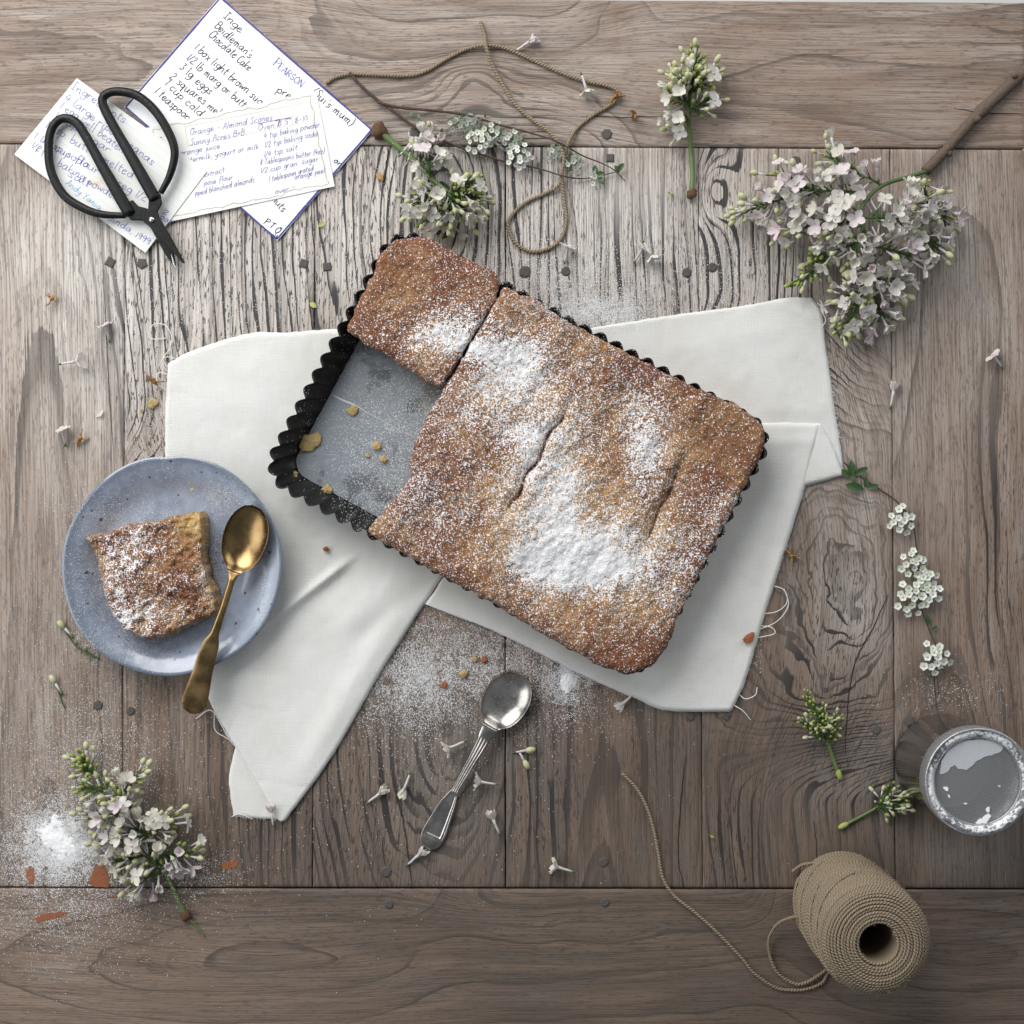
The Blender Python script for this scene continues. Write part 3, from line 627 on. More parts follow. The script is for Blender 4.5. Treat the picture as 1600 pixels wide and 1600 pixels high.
# crumbs
def crumb(u, v, z, r, label, flat=.6, mat=None, lx=1.0, a=0.0):
    rg = np.random.default_rng(int(u*7+v)); mb = MB(); c = P(u, v, z); mb.ball((0, 0, 0), 1, nu=14, nv=9)
    w = mb.v[0]; ca, sa = math.cos(a), math.sin(a); w = w*np.array([r*S*lx, r*S, r*S*flat]); w = np.stack([w[:, 0]*ca-w[:, 1]*sa, w[:, 0]*sa+w[:, 1]*ca, w[:, 2]], 1)*(1+.55*fbm(np.arctan2(w[:, 1], w[:, 0])*1.3+u, w[:, 2]/S/r*2+v, 3, 3)[:, None]*2)
    mb.v[0] = w; o = mb.obj('crumb', mat or M_CRUMB, smooth=False); o.location = (c[0], c[1], z-w[:, 2].min()*.85)
    tag(o, label, 'crumb', 'pastry crumbs'); return o
for a in [(485, 690, ZB+.0016, 15, 'large flat pastry crumb lying against the dark wall inside the tin', .25), (551, 641, ZB+.0016, 8, 'pastry crumb stuck beside the scored line on the tin base', .35),
          (460, 742, ZB+.0016, 7, 'pastry crumb in the rounded empty corner of the tin', .5), (512, 765, ZB+.0016, 8, 'pale crumb beside the near wall of the tin base', .35), (590, 698, ZB+.0016, 7, 'broken pastry crumb in the middle of the bare tin base', .5),
          (600, 718, ZB+.0016, 6, 'small pastry crumb close to the cut edge of the large slab', .5), (575, 712, ZB+.0016, 3.5, 'tiny crumb on the bare tin base between larger crumbs', .5)]: crumb(*a)
crumb(239, 630, .0002, 7, 'mustard yellow crumb on the table beside the cloth edge', .5); crumb(222, 641, .0002, 3, 'tiny olive crumb on the table left of the cloth', .5)
M_BCR = plain('browned_crumb', (.30, .09, .035), .8, var=.3, vscale=900)
crumb(510, 858, .0050, 4.5, 'reddish brown crumb on the cloth beside the plate', .5, M_BCR); crumb(1169, 998, .0055, 7, 'orange brown flake at the frayed edge of the cloth', .3, M_BCR, 1.5, .8)
crumb(757, 1031, .0002, 5, 'orange crumb in the spilled sugar above the silver spoon', .5, M_BCR); crumb(724, 1053, .0002, 6, 'yellowish crumb in the sugar near the silver spoon', .5); crumb(694, 1070, .0002, 5, 'dark red crumb in the spilled sugar on the table', .4, M_BCR)
crumb(742, 1030, .0002, 4, 'greenish grey crumb in the spilled sugar', .5); crumb(300, 766, .0170, 3, 'tiny yellow crumb on the rim of the plate', .6)
# ================================================================ recipe cards with handwriting
GL = {'a': "4,4 2,4.2 .3,2 1.2,.1 3,1 4,4|4,4 4.1,.8 5,0", 'b': ".5,8 .6,.3 2.5,0 4,2 2.8,4 .8,2.6", 'c': "3.6,3.4 2,4.2 .4,2 1.6,0 3.8,.8", 'd': "4,3.5 2,4.2 .3,2 1.4,0 3.4,1 4.4,8|4.2,5 4.4,.8 5,0",
      'e': ".5,2 3.2,2.6 2.6,4.1 1,3.6 .4,1.6 1.8,0 4,1", 'f': "4,7.4 2.8,8 2,6 1.8,-2.5|.5,4 3.6,4", 'g': "4,3.6 2,4.2 .4,2.2 1.6,.4 3.6,1.4 4,4 3.8,-1.5 2,-3 .5,-2", 'h': ".5,8 .5,0|.6,2.4 2.4,4.1 3.6,3 3.8,0 4.6,0",
      'i': ".8,4 .8,.6 1.8,0|.9,5.6 1.1,6", 'j': "1.4,4 1.4,-2 .2,-3|1.4,5.6 1.6,6", 'k': ".5,8 .5,0|3.6,4 .7,1.8 3.8,0", 'l': ".6,8 .7,.8 1.8,0", 'm': ".4,4 .5,0|.6,2.4 1.8,4 2.6,3.2 2.6,0|2.7,2.4 4,4 4.8,3.2 4.9,.4 5.8,0",
      'n': ".4,4 .5,0|.6,2.4 2.2,4.1 3.4,3.2 3.5,.4 4.4,0", 'o': "2.4,4.1 .5,2.6 1.2,.2 3.4,.6 3.8,3 2.4,4.1 4.4,3.6", 'p': ".4,4 .4,-3|.5,2.6 2.4,4.1 4,2.2 2.6,.2 .6,.8", 'q': "4,3.6 2,4.2 .4,2.2 1.6,.4 3.6,1.4 4,4 4,-3 5,-2",
      'r': ".4,4 .6,0|.6,2.4 1.8,3.9 3.2,3.7", 's': "3.2,3.6 1.8,4.2 .8,3.2 2.8,1.4 2.2,.1 .3,.5", 't': "1.6,7 1.5,.8 2.8,0|.2,4.6 3.2,4.7", 'u': ".4,4 .6,.8 2,0 3.5,1.4 3.7,4|3.7,4 3.8,.6 4.6,0", 'v': ".3,4 1.8,0 3.4,4", 'w': ".3,4 1,.2 2.5,3 3.6,.2 4.8,4",
      'x': ".4,4 3.6,0|3.6,4 .4,0", 'y': ".4,4 1,1.4 2.4,.8 3.6,4|3.7,4 3,-2 1.4,-3 .4,-2", 'z': ".4,4 3.4,4 .4,0 3.8,0",
      'A': ".3,0 2.5,8 4.6,0|1.2,3 3.9,3", 'B': ".6,8 .6,0|.6,8 3.4,7.4 3.2,4.6 .8,4.3|.8,4.3 4.2,3.6 3.6,.4 .6,0", 'C': "4.4,6.8 2.6,8 .5,5 1.2,.6 3,0 4.6,1.2", 'E': "4.2,7.6 1.6,7.8 1.2,4.4 3.2,4.2|3,4.2 .7,3.4 1,.2 4.4,.6", 'D': ".6,8 .6,0|.3,7.8 3.6,7 4.4,3 .6,0",
      'I': ".4,8 3.4,8|1.9,8 1.9,0|.4,0 3.4,0", 'J': "0,6.6 2,8 2.4,7 1.8,-1 .4,-1.5", 'O': "2.8,8 .6,5 1.4,.3 4,.6 5,5 2.8,8 5.4,7.2", 'P': ".8,8 .6,0|.2,7.4 3.2,8 4.2,5.6 .8,4", 'S': "4,7 2.4,8 1,6.4 3.6,2.6 2.2,0 .2,1.2", 'T': ".2,7.6 4.6,8|2.4,7.8 2,0", 'Y': ".4,8 2.4,4.4 4.4,8|2.4,4.4 2,0",
      '0': "2.2,7 .5,4 1.6,.2 3.6,2.6 2.2,7", '1': "1.2,7 1,0", '2': ".5,5.6 2,7 3.4,5.4 .4,0 4,.2", '3': ".5,6.6 3,6.6 1.8,4 3.6,2 2,0 .3,.8", '4': "2,7 .4,3 4,3.1|3,5.4 2.8,0", '5': "3.6,7 1,7 .9,4.2 3.2,3.6 3,.4 .4,.4", '7': ".4,6.8 3.8,7 1.6,0", '8': "3.2,6.2 1.8,7 .8,5.4 3.4,2.2 2,0 .5,1.6 3.2,6.2", '9': "3.4,5.4 1.8,7 .6,5 2.2,3.4 3.6,6 3,0",
      '.': ".6,0 .9,.3", ',': ".9,.4 .4,-1.2", '-': ".4,2.6 3.4,2.8", '/': ".2,-.5 2.8,7.5", "'": ".6,7.6 .4,6.2", '(': "1.8,8.6 .4,4 1.6,-1.4", ')': ".4,8.6 1.8,4 .4,-1.4", ':': ".6,.2 .9,.4|.6,3 .9,3.2", '+': "2,5 2,1|.3,3 3.8,3", '^': "1.4,8 .4,7.2 1.4,6.6 2,7.4 1.4,8", '_': "0,-1 4,-1"}
def stroke(mb, pl, w, z):
    p = np.asarray(pl, float); t = np.gradient(p, axis=0); t /= np.linalg.norm(t, axis=1)[:, None]+1e-9; n_ = np.stack([-t[:, 1], t[:, 0]], 1)
    ww = w*(0.75+.5*vnoise(np.arange(len(p))/4, p[:, 0]*0, 3)); a = p+n_*ww[:, None]/2; b = p-n_*ww[:, None]/2
    V = np.stack([PX(a[:, 0], a[:, 1], np.full(len(p), z)), PX(b[:, 0], b[:, 1], np.full(len(p), z))], 1); mb.grid(V)
def write(mb, text, a, b, xh, z, w=1.1, slant=.22, seed=0):
    rg = np.random.default_rng(len(text)*13+seed); a = np.array(a, float); b = np.array(b, float); d = b-a; L = np.linalg.norm(d); d /= L; up = np.array([d[1], -d[0]])
    x = 0; items = []; xh *= .86
    for ch in text:
        if ch == ' ': x += 3.4; continue
        st = GL.get(ch, GL['o']); mx = 0
        for s_ in st.split('|'):
            q = np.array([[float(c) for c in p.split(',')] for p in s_.split()]); mx = max(mx, q[:, 0].max())
            q = q+rg.normal(0, .16, q.shape); items.append((x, q))
        x += mx+.75
    sx = L/x; sy = xh/4.0
    for i, (x0, q) in enumerate(items):
        y = q[:, 1]+.35*math.sin(x0*.21+seed); X = (x0+q[:, 0]+y*slant*sy/sx*1.0)*sx
        pl = a+X[:, None]*d+(y*sy)[:, None]*up
        stroke(mb, smooth_line(pl, 4*len(q)+3), w, z)
def card_mesh(name, corners, z, th, mat, curl=0.0004, seed=0):
    G = coons([corners[0], corners[1]], [corners[1], corners[2]], [corners[3], corners[2]], [corners[0], corners[3]], 24, 24)
    zz = np.full(G.shape[:2], z); X = PX(G[..., 0], G[..., 1], zz); nr, nc = zz.shape
    low = np.array([X[i, j] for i, j in ring_idx(nr, nc)]); low[:, 2] -= th; mb = MB(); slab(mb, X, [low]); me = mb.mesh(name, mat); sharp(me, 30); return me
def paper(name, col, blot=None):
    n = NT(name); c = n.objco(); a = n.noise(c, 30, 3); b = n.noise(c, 1500, 2)
    k = n.mix(n.mr(a, .35, .75), col, tuple(x*.93 for x in col))
    if blot:
        x, y, z = n.sep(c)[:3]
        dx = n.math('SUBTRACT', x, blot[0]); dy = n.math('SUBTRACT', y, blot[1]); d = n.math('SQRT', n.math('ADD', n.math('MULTIPLY', dx, dx), n.math('MULTIPLY', dy, dy)))
        k = n.mix(n.mr(n.math('ADD', d, n.math('MULTIPLY', n.math('SUBTRACT', n.noise(c, 160, 2), .5), .014)), .003, .0075, .5, 0), k, (0.62, 0.42, 0.22))
    n.set(Base_Color=k, Roughness=.75, Specular_IOR_Level=.2, Normal=n.bump(b, .00008)); return n.mat
INK = plain('black_ink', (.022, .022, .028), .5); BLUE = plain('blue_ink', (.14, .13, .45), .6); LBLUE = plain('light_blue_ink', (.16, .42, .72), .6); NAVY = plain('navy_print', (.035, .035, .22), .5)
RULE = plain('ruled_line', (.60, .64, .70), .7); BROWNL = plain('brown_border', (.34, .25, .20), .7); PURP = plain('purple_ink', (.16, .02, .30), .6)
# --- white card with a blue border
z1 = .0019
c1 = empty('recipe_card'); tag(c1, 'white card with blue border and black handwriting, lowest of the three cards', 'recipe card', 'handwritten recipe cards')
K = [(344, -6), (583, 203), (433, 376), (194, 167)]
K1o = link('card', card_mesh('card', K, z1, .0014, paper('white_card', (.86, .87, .90))), c1)
mb = MB()
for i in range(4):
    a, b = np.array(K[i], float), np.array(K[(i+1) % 4], float); cen = np.mean(np.array(K, float), axis=0)
    ia, ib = a+(cen-a)*.012, b+(cen-b)*.012; stroke(mb, smooth_line([ia, ib], 40), 3.2, z1+.00012)
mb.obj('printed_border', NAVY, K1o)
mb = MB(); zz = z1+.00014
for t_, a, b, xh in [("Inge", (347, 26), (376, 52), 7.5), ("Beidleman's", (334, 42), (390, 92), 8), ("Chocolate Cake", (325, 56), (388, 112), 8), ("1 box light brown sug,", (302, 76), (408, 166), 8), ("1/2 lb marg or butter", (290, 92), (390, 178), 8),
                     ("3 lg. eggs", (279, 106), (327, 149), 8), ("2 squares melt", (264, 122), (346, 186), 8), ("1 cup cold", (256, 132), (313, 184), 8), ("1 teaspoon", (240, 144), (293, 190), 8), ("pre", (431, 144), (453, 156), 8),
                     ("(Sui's mum)", (486, 146), (548, 198), 8), ("on", (520, 252), (532, 262), 6), ("nuts", (424, 312), (442, 332), 7), ("P.T.O", (411, 349), (436, 366), 6)]:
    write(mb, t_, a, b, xh, zz, 1.5, .12, 1)
stroke(mb, smooth_line([(436, 362), (430, 366), (433, 371)], 8), 1.2, zz); stroke(mb, smooth_line([(427, 366), (431, 372), (434, 367)], 8), 1.2, zz)
mb.obj('handwriting', INK, K1o)['kind'] = 'stuff'
# serif name print
SER = {'P': [("0,0 0,10", 1.6), ("0,9.6 4,9.6 5.4,7.4 4,5 0,4.8", 1.0), ("-1.4,0 1.6,0", .6), ("-1.4,10 1,10", .6)], 'E': [("0,0 0,10", 1.6), ("0,9.8 5,9.8 5,8", .8), ("0,5.2 3.6,5.2", .8), ("0,.2 5.4,.2 5.4,2", .8)], 'A': [("-.4,0 3,10", .8), ("3,10 6.4,0", 1.6), ("1.2,3.4 5,3.4", .7), ("-1.6,0 1,0", .6), ("5,0 7.8,0", .6)],
       'R': [("0,0 0,10", 1.6), ("0,9.6 4,9.6 5.2,7.4 4,5.2 0,5", 1.0), ("2.6,5 6,0", 1.4), ("-1.4,0 1.6,0", .6)], 'S': [("5,8 3,10 .6,8.4 1,6 4.6,4 5,1.6 2.8,0 .4,1.8", 1.3)], 'O': [("3.4,10 .2,7.4 .2,2.6 3.4,0 6.6,2.6 6.6,7.4 3.4,10", 1.3)], 'N': [("0,0 0,10", .8), ("0,10 6.4,0", 1.6), ("6.4,0 6.4,10", .8), ("-1.4,10 1,10", .6), ("5,10 7.8,10", .6)]}
mb = MB(); a = np.array((427., 101.)); b = np.array((471., 138.)); d = (b-a)/np.linalg.norm(b-a); up = np.array([d[1], -d[0]]); x = 0; WD = {'P': 7.5, 'E': 7.6, 'A': 8.6, 'R': 8, 'S': 7.2, 'O': 8.6, 'N': 8}; tot = sum(WD[c] for c in "PEARSON")+2
for i, ch in enumerate("PEARSON"):
    k = np.linalg.norm(b-a)/tot; sc_ = 1.32 if i == 0 else 1.0
    for st, w_ in SER[ch]:
        q = np.array([[float(c) for c in p.split(',')] for p in st.split()]); pl = a+((x+q[:, 0]*sc_)*k)[:, None]*d+(q[:, 1]*k*1.08*sc_)[:, None]*up
        stroke(mb, (smooth_line(pl, 18) if len(q) > 3 else resample(pl, 4)), w_*k*1.05, zz)
    x += WD[ch]*(1.2 if i == 0 else 1)
mb.obj('printed_name', BLUE, K1o)
# --- cream card with wavy border
z2 = .0027
c2 = empty('recipe_card'); tag(c2, 'cream card with wavy brown border and blue scones recipe, overlapping the white card', 'recipe card', 'handwritten recipe cards')
K2 = [(228, 200), (494, 142), (523, 291), (262, 347)]
K2o = link('card', card_mesh('card', K2, z2, .0005, paper('cream_card', (.80, .80, .765))), c2)
mb = MB(); cen = np.mean(np.array(K2, float), axis=0)
for i in range(4):
    a, b = np.array(K2[i], float), np.array(K2[(i+1) % 4], float); ia, ib = a+(cen-a)*.075, b+(cen-b)*.075
    q = smooth_line([ia, ib], 120); n_ = np.array([-(ib-ia)[1], (ib-ia)[0]])/np.linalg.norm(ib-ia); q = q+n_*(fbm(np.arange(120)/9, np.zeros(120)+i, 6)*9)[:, None]; stroke(mb, q, .8, z2+.0001)
mb.obj('printed_border', BROWNL, K2o)
mb = MB()
for a, b in [((289, 198), (484, 159)), ((289, 198), (294, 228)), ((294, 228), (400, 207)), ((484, 159), (491, 188)), ((400, 207), (491, 188)), ((454, 181), (458, 195)), ((402, 194), (486, 176))]: stroke(mb, resample([a, b], 6), .6, z2+.0001)
mb.obj('printed_box', plain('grey_print', (.5, .49, .46), .7), K2o)
mb = MB(); zz = z2+.00012
for t_, a, b, xh in [("Orange - Almond Scones", (296, 212), (426, 187), 6), ("Sunny Acres B+B", (297, 228), (382, 211), 6), ("Oven 3 5^", (403, 204), (454, 193), 5), ("8-10", (460, 193), (481, 187), 5), ("orange juice", (281, 243), (344, 231), 5), ("buttermilk, yogurt or milk", (280, 257), (405, 232), 5),
                     ("4 tsp baking powder", (412, 217), (500, 198), 5.5), ("1/2 tsp baking soda", (413, 231), (497, 212), 5.5), ("1/4 tsp salt", (412, 246), (465, 234), 5.5), ("8 Tablespoons butter (4oz)", (406, 258), (507, 239), 5), ("1/2 cup gran. sugar", (407, 271), (498, 251), 5), ("1 tablespoon grated", (420, 284), (490, 266), 5),
                     ("orange peel", (460, 281), (508, 269), 5), ("extract", (318, 277), (351, 269), 5), ("pose flour", (319, 290), (364, 280), 5), ("pped blanched almonds", (305, 306), (398, 284), 5), ("over -", (429, 304), (462, 295), 5)]:
    write(mb, t_, a, b, xh, zz, .85, .35, 2)
mb.obj('handwriting', BLUE, K2o)['kind'] = 'stuff'
mb = MB(); write(mb, "7", (431, 199), (438, 197), 6.5, zz, 1.7, .2, 3); stroke(mb, smooth_line([(403, 193), (425, 189), (453, 184)], 12), .9, zz); write(mb, "rec", (228, 222), (256, 218), 5, zz, 1.2, .2, 4); mb.obj('purple_mark', PURP, K2o)['kind'] = 'stuff'
# --- ruled card
z3 = .0034
c3 = empty('recipe_card'); tag(c3, 'ruled cream card with blue banana recipe and brown stain under the scissors', 'recipe card', 'handwritten recipe cards')
K3 = [(120, 122), (323, 268), (227, 395), (22, 241)]
bl = P(150, 286, z3); K3o = link('card', card_mesh('card', K3, z3, .0005, paper('ruled_card', (.79, .80, .775), (bl[0], bl[1]))), c3)
mb = MB()
for i in range(1, 13):
    f = i/13; a = np.array(K3[0])*(1-f)+np.array(K3[3])*f; b = np.array(K3[1])*(1-f)+np.array(K3[2])*f; stroke(mb, resample([a+(b-a)*.01, b-(b-a)*.01], 12), .45, z3+.0001)
mb.obj('ruled_lines', RULE, K3o)
mb = MB(); zz = z3+.00012
for t_, a, b, xh in [("Ingredients:", (110, 137), (197, 196), 8), ("4 large ripe bananas", (100, 155), (238, 259), 8), ("1 egg well beaten", (92, 168), (192, 240), 8), ("1 cup sugar", (84, 182), (170, 240), 7), ("1 tsp. butter melted", (70, 198), (206, 280), 8), ("1 1/2 cup flour 1/2 reg 1/2", (52, 215), (228, 316), 7.5),
                     ("1/2", (48, 228), (62, 238), 6), ("1 tsp soda", (66, 222), (138, 264), 7), ("1 tsp. baking powder", (54, 236), (181, 314), 7.5), ("salt", (106, 274), (140, 295), 7.5), ("2", (254, 332), (261, 337), 5), ("oat", (250, 340), (266, 352), 6), ("Linda, 1999", (168, 342), (232, 383), 6.5)]:
    write(mb, t_, a, b, xh, zz, 1.0, .05, 5)
mb.obj('handwriting', BLUE, K3o)['kind'] = 'stuff'
mb = MB(); write(mb, "Andy Yanig.", (102, 287), (156, 330), 6, zz, 1.0, .1, 6); mb.obj('light_blue_writing', LBLUE, K3o)

# ================================================================ scissors
M_IRON = NT('black_iron'); _c = M_IRON.objco(); _f = M_IRON.noise(_c, 420, 4, .6); _g = M_IRON.noise(_c, 190, 3, .7)
M_IRON.set(Base_Color=M_IRON.mix(M_IRON.mr(_g, .70, .76), (.0045, .0045, .005), (.16, .145, .13)), Metallic=.0, Specular_IOR_Level=.28, Roughness=M_IRON.mr(_f, .3, .7, .30, .48), Normal=M_IRON.bump(_f, .0002)); M_IRON = M_IRON.mat
M_STEEL = plain('bright_steel', (.72, .72, .71), .25, 1.0, var=.15, vscale=500)
sx = empty('scissors', P(237, 342, .004)); SXL = np.array(sx.location); tag(sx, 'black iron scissors with two wide teardrop loop handles lying on the ruled card', 'scissors')
ZS = .0088
def loop(name, pts, rad, zs):
    q = smooth_line(pts, 90); z = np.interp(np.linspace(0, 1, 90), np.linspace(0, 1, len(zs)), zs); r = np.interp(np.linspace(0, 1, 90), np.linspace(0, 1, len(rad)), rad)*S
    mb = MB(); mb.tube(PX(q[:, 0], q[:, 1], z)-SXL, r, 12, flat=.8); mb.obj(name, M_IRON, sx)
loop('handle', [(203, 335), (160, 260), (131, 208), (117, 190), (98, 185), (82, 199), (76, 228), (80, 268), (100, 305), (132, 326), (160, 335), (196, 337)], [9.5, 9.5, 8.6, 7.6, 7.4, 7, 7, 7, 7, 6.6, 6, 4.6], [ZS]*12)
loop('handle', [(243, 312), (208, 250), (172, 187), (160, 160), (166, 147), (186, 143), (215, 150), (242, 173), (264, 208), (273, 238), (266, 272), (251, 302)], [9.5, 9.5, 8.6, 7.6, 7.4, 7, 7, 7, 7, 6.6, 6, 4.6], [ZS+.0012]*12)
def blade(name, px, z0, z1, mat=M_IRON, parent=sx, off=SXL):
    mb = MB(); mb.prism([(P(*p, z1)-off)[:2] for p in px], z0-off[2], z1-off[2]); o = mb.obj(name, mat, parent, smooth=False)
    m = o.modifiers.new('bevel', 'BEVEL'); m.width = .0008; m.segments = 2; return o
blade('blade', [(190, 318), (207, 312), (216, 322), (226, 324), (245, 331), (252, 346), (270, 385), (275, 421), (258, 398), (235, 356), (222, 344), (204, 344), (197, 335)], .0066, .0092)
blade('blade', [(232, 311), (250, 301), (253, 318), (246, 330), (249, 340), (268, 372), (289, 411), (285, 411), (262, 385), (232, 352), (226, 340), (231, 326)], .0093, .0116)
blade('cutting_edge', [(267, 395), (271, 405), (276, 422), (270, 412)], .0088, .0095, M_STEEL)
mb = MB(); mb.ball(P(237, 343, .0122)-SXL, .0022, sc=(1, 1, .6), nu=14, nv=8); mb.obj('rivet', M_STEEL, sx)

# ================================================================ spoons
def metal(name, c1, c2, rough):
    n = NT(name); c = n.objco(); a = n.noise(c, 60, 4, .6); b = n.noise(c, 1400, 2)
    n.set(Base_Color=n.mix(n.mr(a, .3, .7), c1, c2), Metallic=1.0, Roughness=n.mr(a, .3, .7, rough*.8, rough*1.35), Normal=n.bump(b, .00008, .6)); return n.mat
def spoon(name, path, stations, mat, label, groove=None, handle_mat=None):
    """path: pixel centreline tip->end with z; stations: (s, halfwidth px, dish m, crown m)"""
    q = smooth_line(np.array([(p[0], p[1]) for p in path]), 160)
    dl = np.concatenate([[0], np.cumsum(np.linalg.norm(np.diff(np.array([(p[0], p[1]) for p in path], float), axis=0), axis=1))]); dl /= dl[-1]
    s_ = np.linspace(0, 1, 160); z = smooth_line(np.c_[dl*1000, np.array([p[2] for p in path])*20000], 400); z = np.interp(s_*1000, z[:, 0], z[:, 1])/20000
    st = np.array([x[:4] for x in stations]); W = np.interp(s_, st[:, 0], st[:, 1]); D = np.interp(s_, st[:, 0], st[:, 2]); C = np.interp(s_, st[:, 0], st[:, 3])
    ker = np.ones(5)/5
    Wp = np.pad(W, 2, mode='edge'); W2 = np.convolve(Wp, ker, 'valid'); W2[:4] = W[:4]; W2[-4:] = W[-4:]; W = W2
    t = np.gradient(q, axis=0); t /= np.linalg.norm(t, axis=1)[:, None]; n_ = np.stack([-t[:, 1], t[:, 0]], 1)
    j = np.linspace(-1, 1, 25); jj = np.sign(j)*(1-(1-np.abs(j))**1.35)
    nk = stations[-1][4] if len(stations[-1]) > 4 else .36
    root = empty(name, P(path[-1][0], path[-1][1], 0)); RL = np.array(root.location); tag(root, label, 'spoon')
    U = q[:, None, 0]+n_[:, None, 0]*W[:, None]*jj; V_ = q[:, None, 1]+n_[:, None, 1]*W[:, None]*jj
    Z = z[:, None]-D[:, None]*(1-jj**2)**.8+C[:, None]*(1-jj**4)
    if groove is not None: Z = Z+groove(s_[:, None], jj[None, :], W[:, None])
    th = .0011
    for nm, a, b in (('bowl', 0, int(nk*160)+1), ('handle', int(nk*160), 160)):
        X = PX(U[a:b], V_[a:b], Z[a:b])-RL; nr, nc = X.shape[:2]; mb = MB(); mb.grid(X, flip=False)
        Xl = X.copy(); Xl[..., 2] -= th*(1-.7*np.abs(jj[None, :])**6); o0 = mb.n; mb.grid(Xl, flip=True)
        idx = ring_idx(nr, nc); k = [i*nc+jx for i, jx in idx]; m = len(k)
        for e in range(m): mb.f.append((k[e], o0+k[e], o0+k[(e+1) % m], k[(e+1) % m])); mb.m.append(0)
        mb.obj(nm, mat, root)
    return root
M_BRASS = metal('aged_brass', (.24, .155, .070), (.40, .27, .125), .27); M_SILV = metal('worn_silver', (.34, .315, .29), (.62, .585, .55), .24)
def egg(s0, s1, wmax, dish, n=26, flat=.46):
    out = []
    for i in range(n+1):
        f = i/n; g = f**.86; w = wmax*math.sin(math.pi*min(1, g))**.62 if 0 < f < 1 else 0.01
        w = wmax*math.sqrt(max(0, 1-((f-flat)/(flat if f < flat else 1-flat))**2)) if 0 < f < 1 else .01
        out.append((s0+(s1-s0)*f, w, dish*max(0, 1-((f-flat)/(.52 if f < flat else .56))**2)**.9 if True else 0, 0))
    return out
brass = spoon('spoon', [(396, 789, .0305), (386, 830, .0290), (374, 870, .0282), (366, 893, .0290), (352, 940, .0305), (337, 985, .0300), (322, 1030, .0282), (310, 1075, .0262), (298, 1115, .0245)],
      [(0, .01, 0, 0)]+[x for x in egg(0, .325, 35, .0085)[1:-3]]+[(.318, 9, .0006, .0003), (.36, 5.5, 0, .0012), (.50, 5.5, 0, .0012), (.62, 7, 0, .001), (.665, 13, 0, .0006), (.70, 14, 0, .0005), (.80, 15.5, 0, .0005), (.90, 19, 0, .0004), (.95, 20, 0, .0004), (.975, 17.5, 0, .0003), (.99, 12, 0, .0002), (1, 2, 0, 0, .32)],
      M_BRASS, 'aged brass dessert spoon resting across the rim of the blue plate')
def thread(s_, j, W):
    # raised double thread along the stem and round the inset of the handle
    stem = sstep(.36, .40, s_)*(1-sstep(.66, .70, s_)); g = .0011*(np.abs(np.sin(j*math.pi*2.0))-.5)*stem
    end = sstep(.685, .70, s_); edge = np.maximum(np.abs(j), np.clip((s_-.70)/.245, 0, 2)**6)
    g = g+end*(-.0016*(edge < .62)-.0009*((edge > .76) & (edge < .83)))
    return g
silver = spoon('spoon', [(812, 1052, .0105), (800, 1078, .0096), (784, 1106, .0096), (766, 1136, .0112), (748, 1170, .0115), (722, 1215, .0080), (700, 1256, .0046), (684, 1290, .0030), (667, 1326, .0028)],
      [(0, .01, 0, 0)]+[x for x in egg(0, .315, 36, .0078)[1:-4]]+[(.305, 12, .0006, .0003), (.33, 11.5, 0, .0008), (.40, 10, 0, .0011), (.55, 7, 0, .0012), (.66, 5.6, 0, .0012), (.70, 8, 0, .0006), (.75, 12.5, 0, .0005), (.82, 15.5, 0, .0005), (.90, 18.5, 0, .0005), (.94, 18.5, 0, .0005), (.97, 16, 0, .0004), (.99, 10.5, 0, .0003), (1, 5, 0, 0, .31)],
      M_SILV, 'tarnished silver teaspoon with threaded handle lying on the table planks', groove=thread)

# ================================================================ sugar shaker
M_CAN = NT('brushed_can'); _c = M_CAN.objco(); _x, _y, _z = M_CAN.sep(_c)[:3]; _b = M_CAN.noise(M_CAN.xyz(M_CAN.math('MULTIPLY', _x, 120), M_CAN.math('MULTIPLY', _y, 120), M_CAN.math('MULTIPLY', _z, 25)), 1, 3)
_d = M_CAN.noise(_c, 700, 2); _p = M_CAN.mr(M_CAN.math('ADD', M_CAN.math('MULTIPLY', _z, 3.2), M_CAN.math('ADD', M_CAN.math('MULTIPLY', _d, .5), M_CAN.math('MULTIPLY', _b, .3))), .62, .84, 0, .55)
M_CAN.set(Base_Color=M_CAN.mix(_p, (.50, .50, .50), (.78, .79, .81)), Metallic=M_CAN.math('SUBTRACT', 1.0, _p), Roughness=M_CAN.mr(_p, 0, .5, .18, .6)); M_CAN = M_CAN.mat
M_CHROME = plain('shaker_rim_steel', (.46, .465, .48), .38, .75, var=.45, vscale=700, bump=.0006)
M_SUGAR = plain('icing_sugar', (.88, .88, .895), .9, spec=.1, var=.04, vscale=2000)
HS = .096; SC = P(1530, 1222, HS); RS = .0388
shk = empty('sugar_shaker', (SC[0], SC[1], 0)); tag(shk, 'steel sugar shaker with fine mesh lid and sugar caked round its rim', 'sugar shaker')
def lathe(name, prof, mat, parent, n=96, closed=False, wob=None):
    p = np.asarray(prof, float); an = np.arange(n)*2*math.pi/n; V = np.stack([p[:, None, 0]*np.cos(an), p[:, None, 0]*np.sin(an), np.repeat(p[:, None, 1], n, 1)], -1)
    if wob is not None: V = wob(V, an)
    m = len(p); f = [(i*n+j, i*n+(j+1) % n, ((i+1) % m)*n+(j+1) % n, ((i+1) % m)*n+j) for i in range(m if closed else m-1) for j in range(n)]
    mb = MB(); mb.add(V.reshape(-1, 3), f); return mb.obj(name, mat, parent)
lathe('body', [(0, .0006), (.034, .0006), (.0362, .002), (.0366, .006), (.0366, .078), (.0372, .080), (.0376, .083), (.0340, .083), (.0340, .003), (0, .003)], M_CAN, shk)
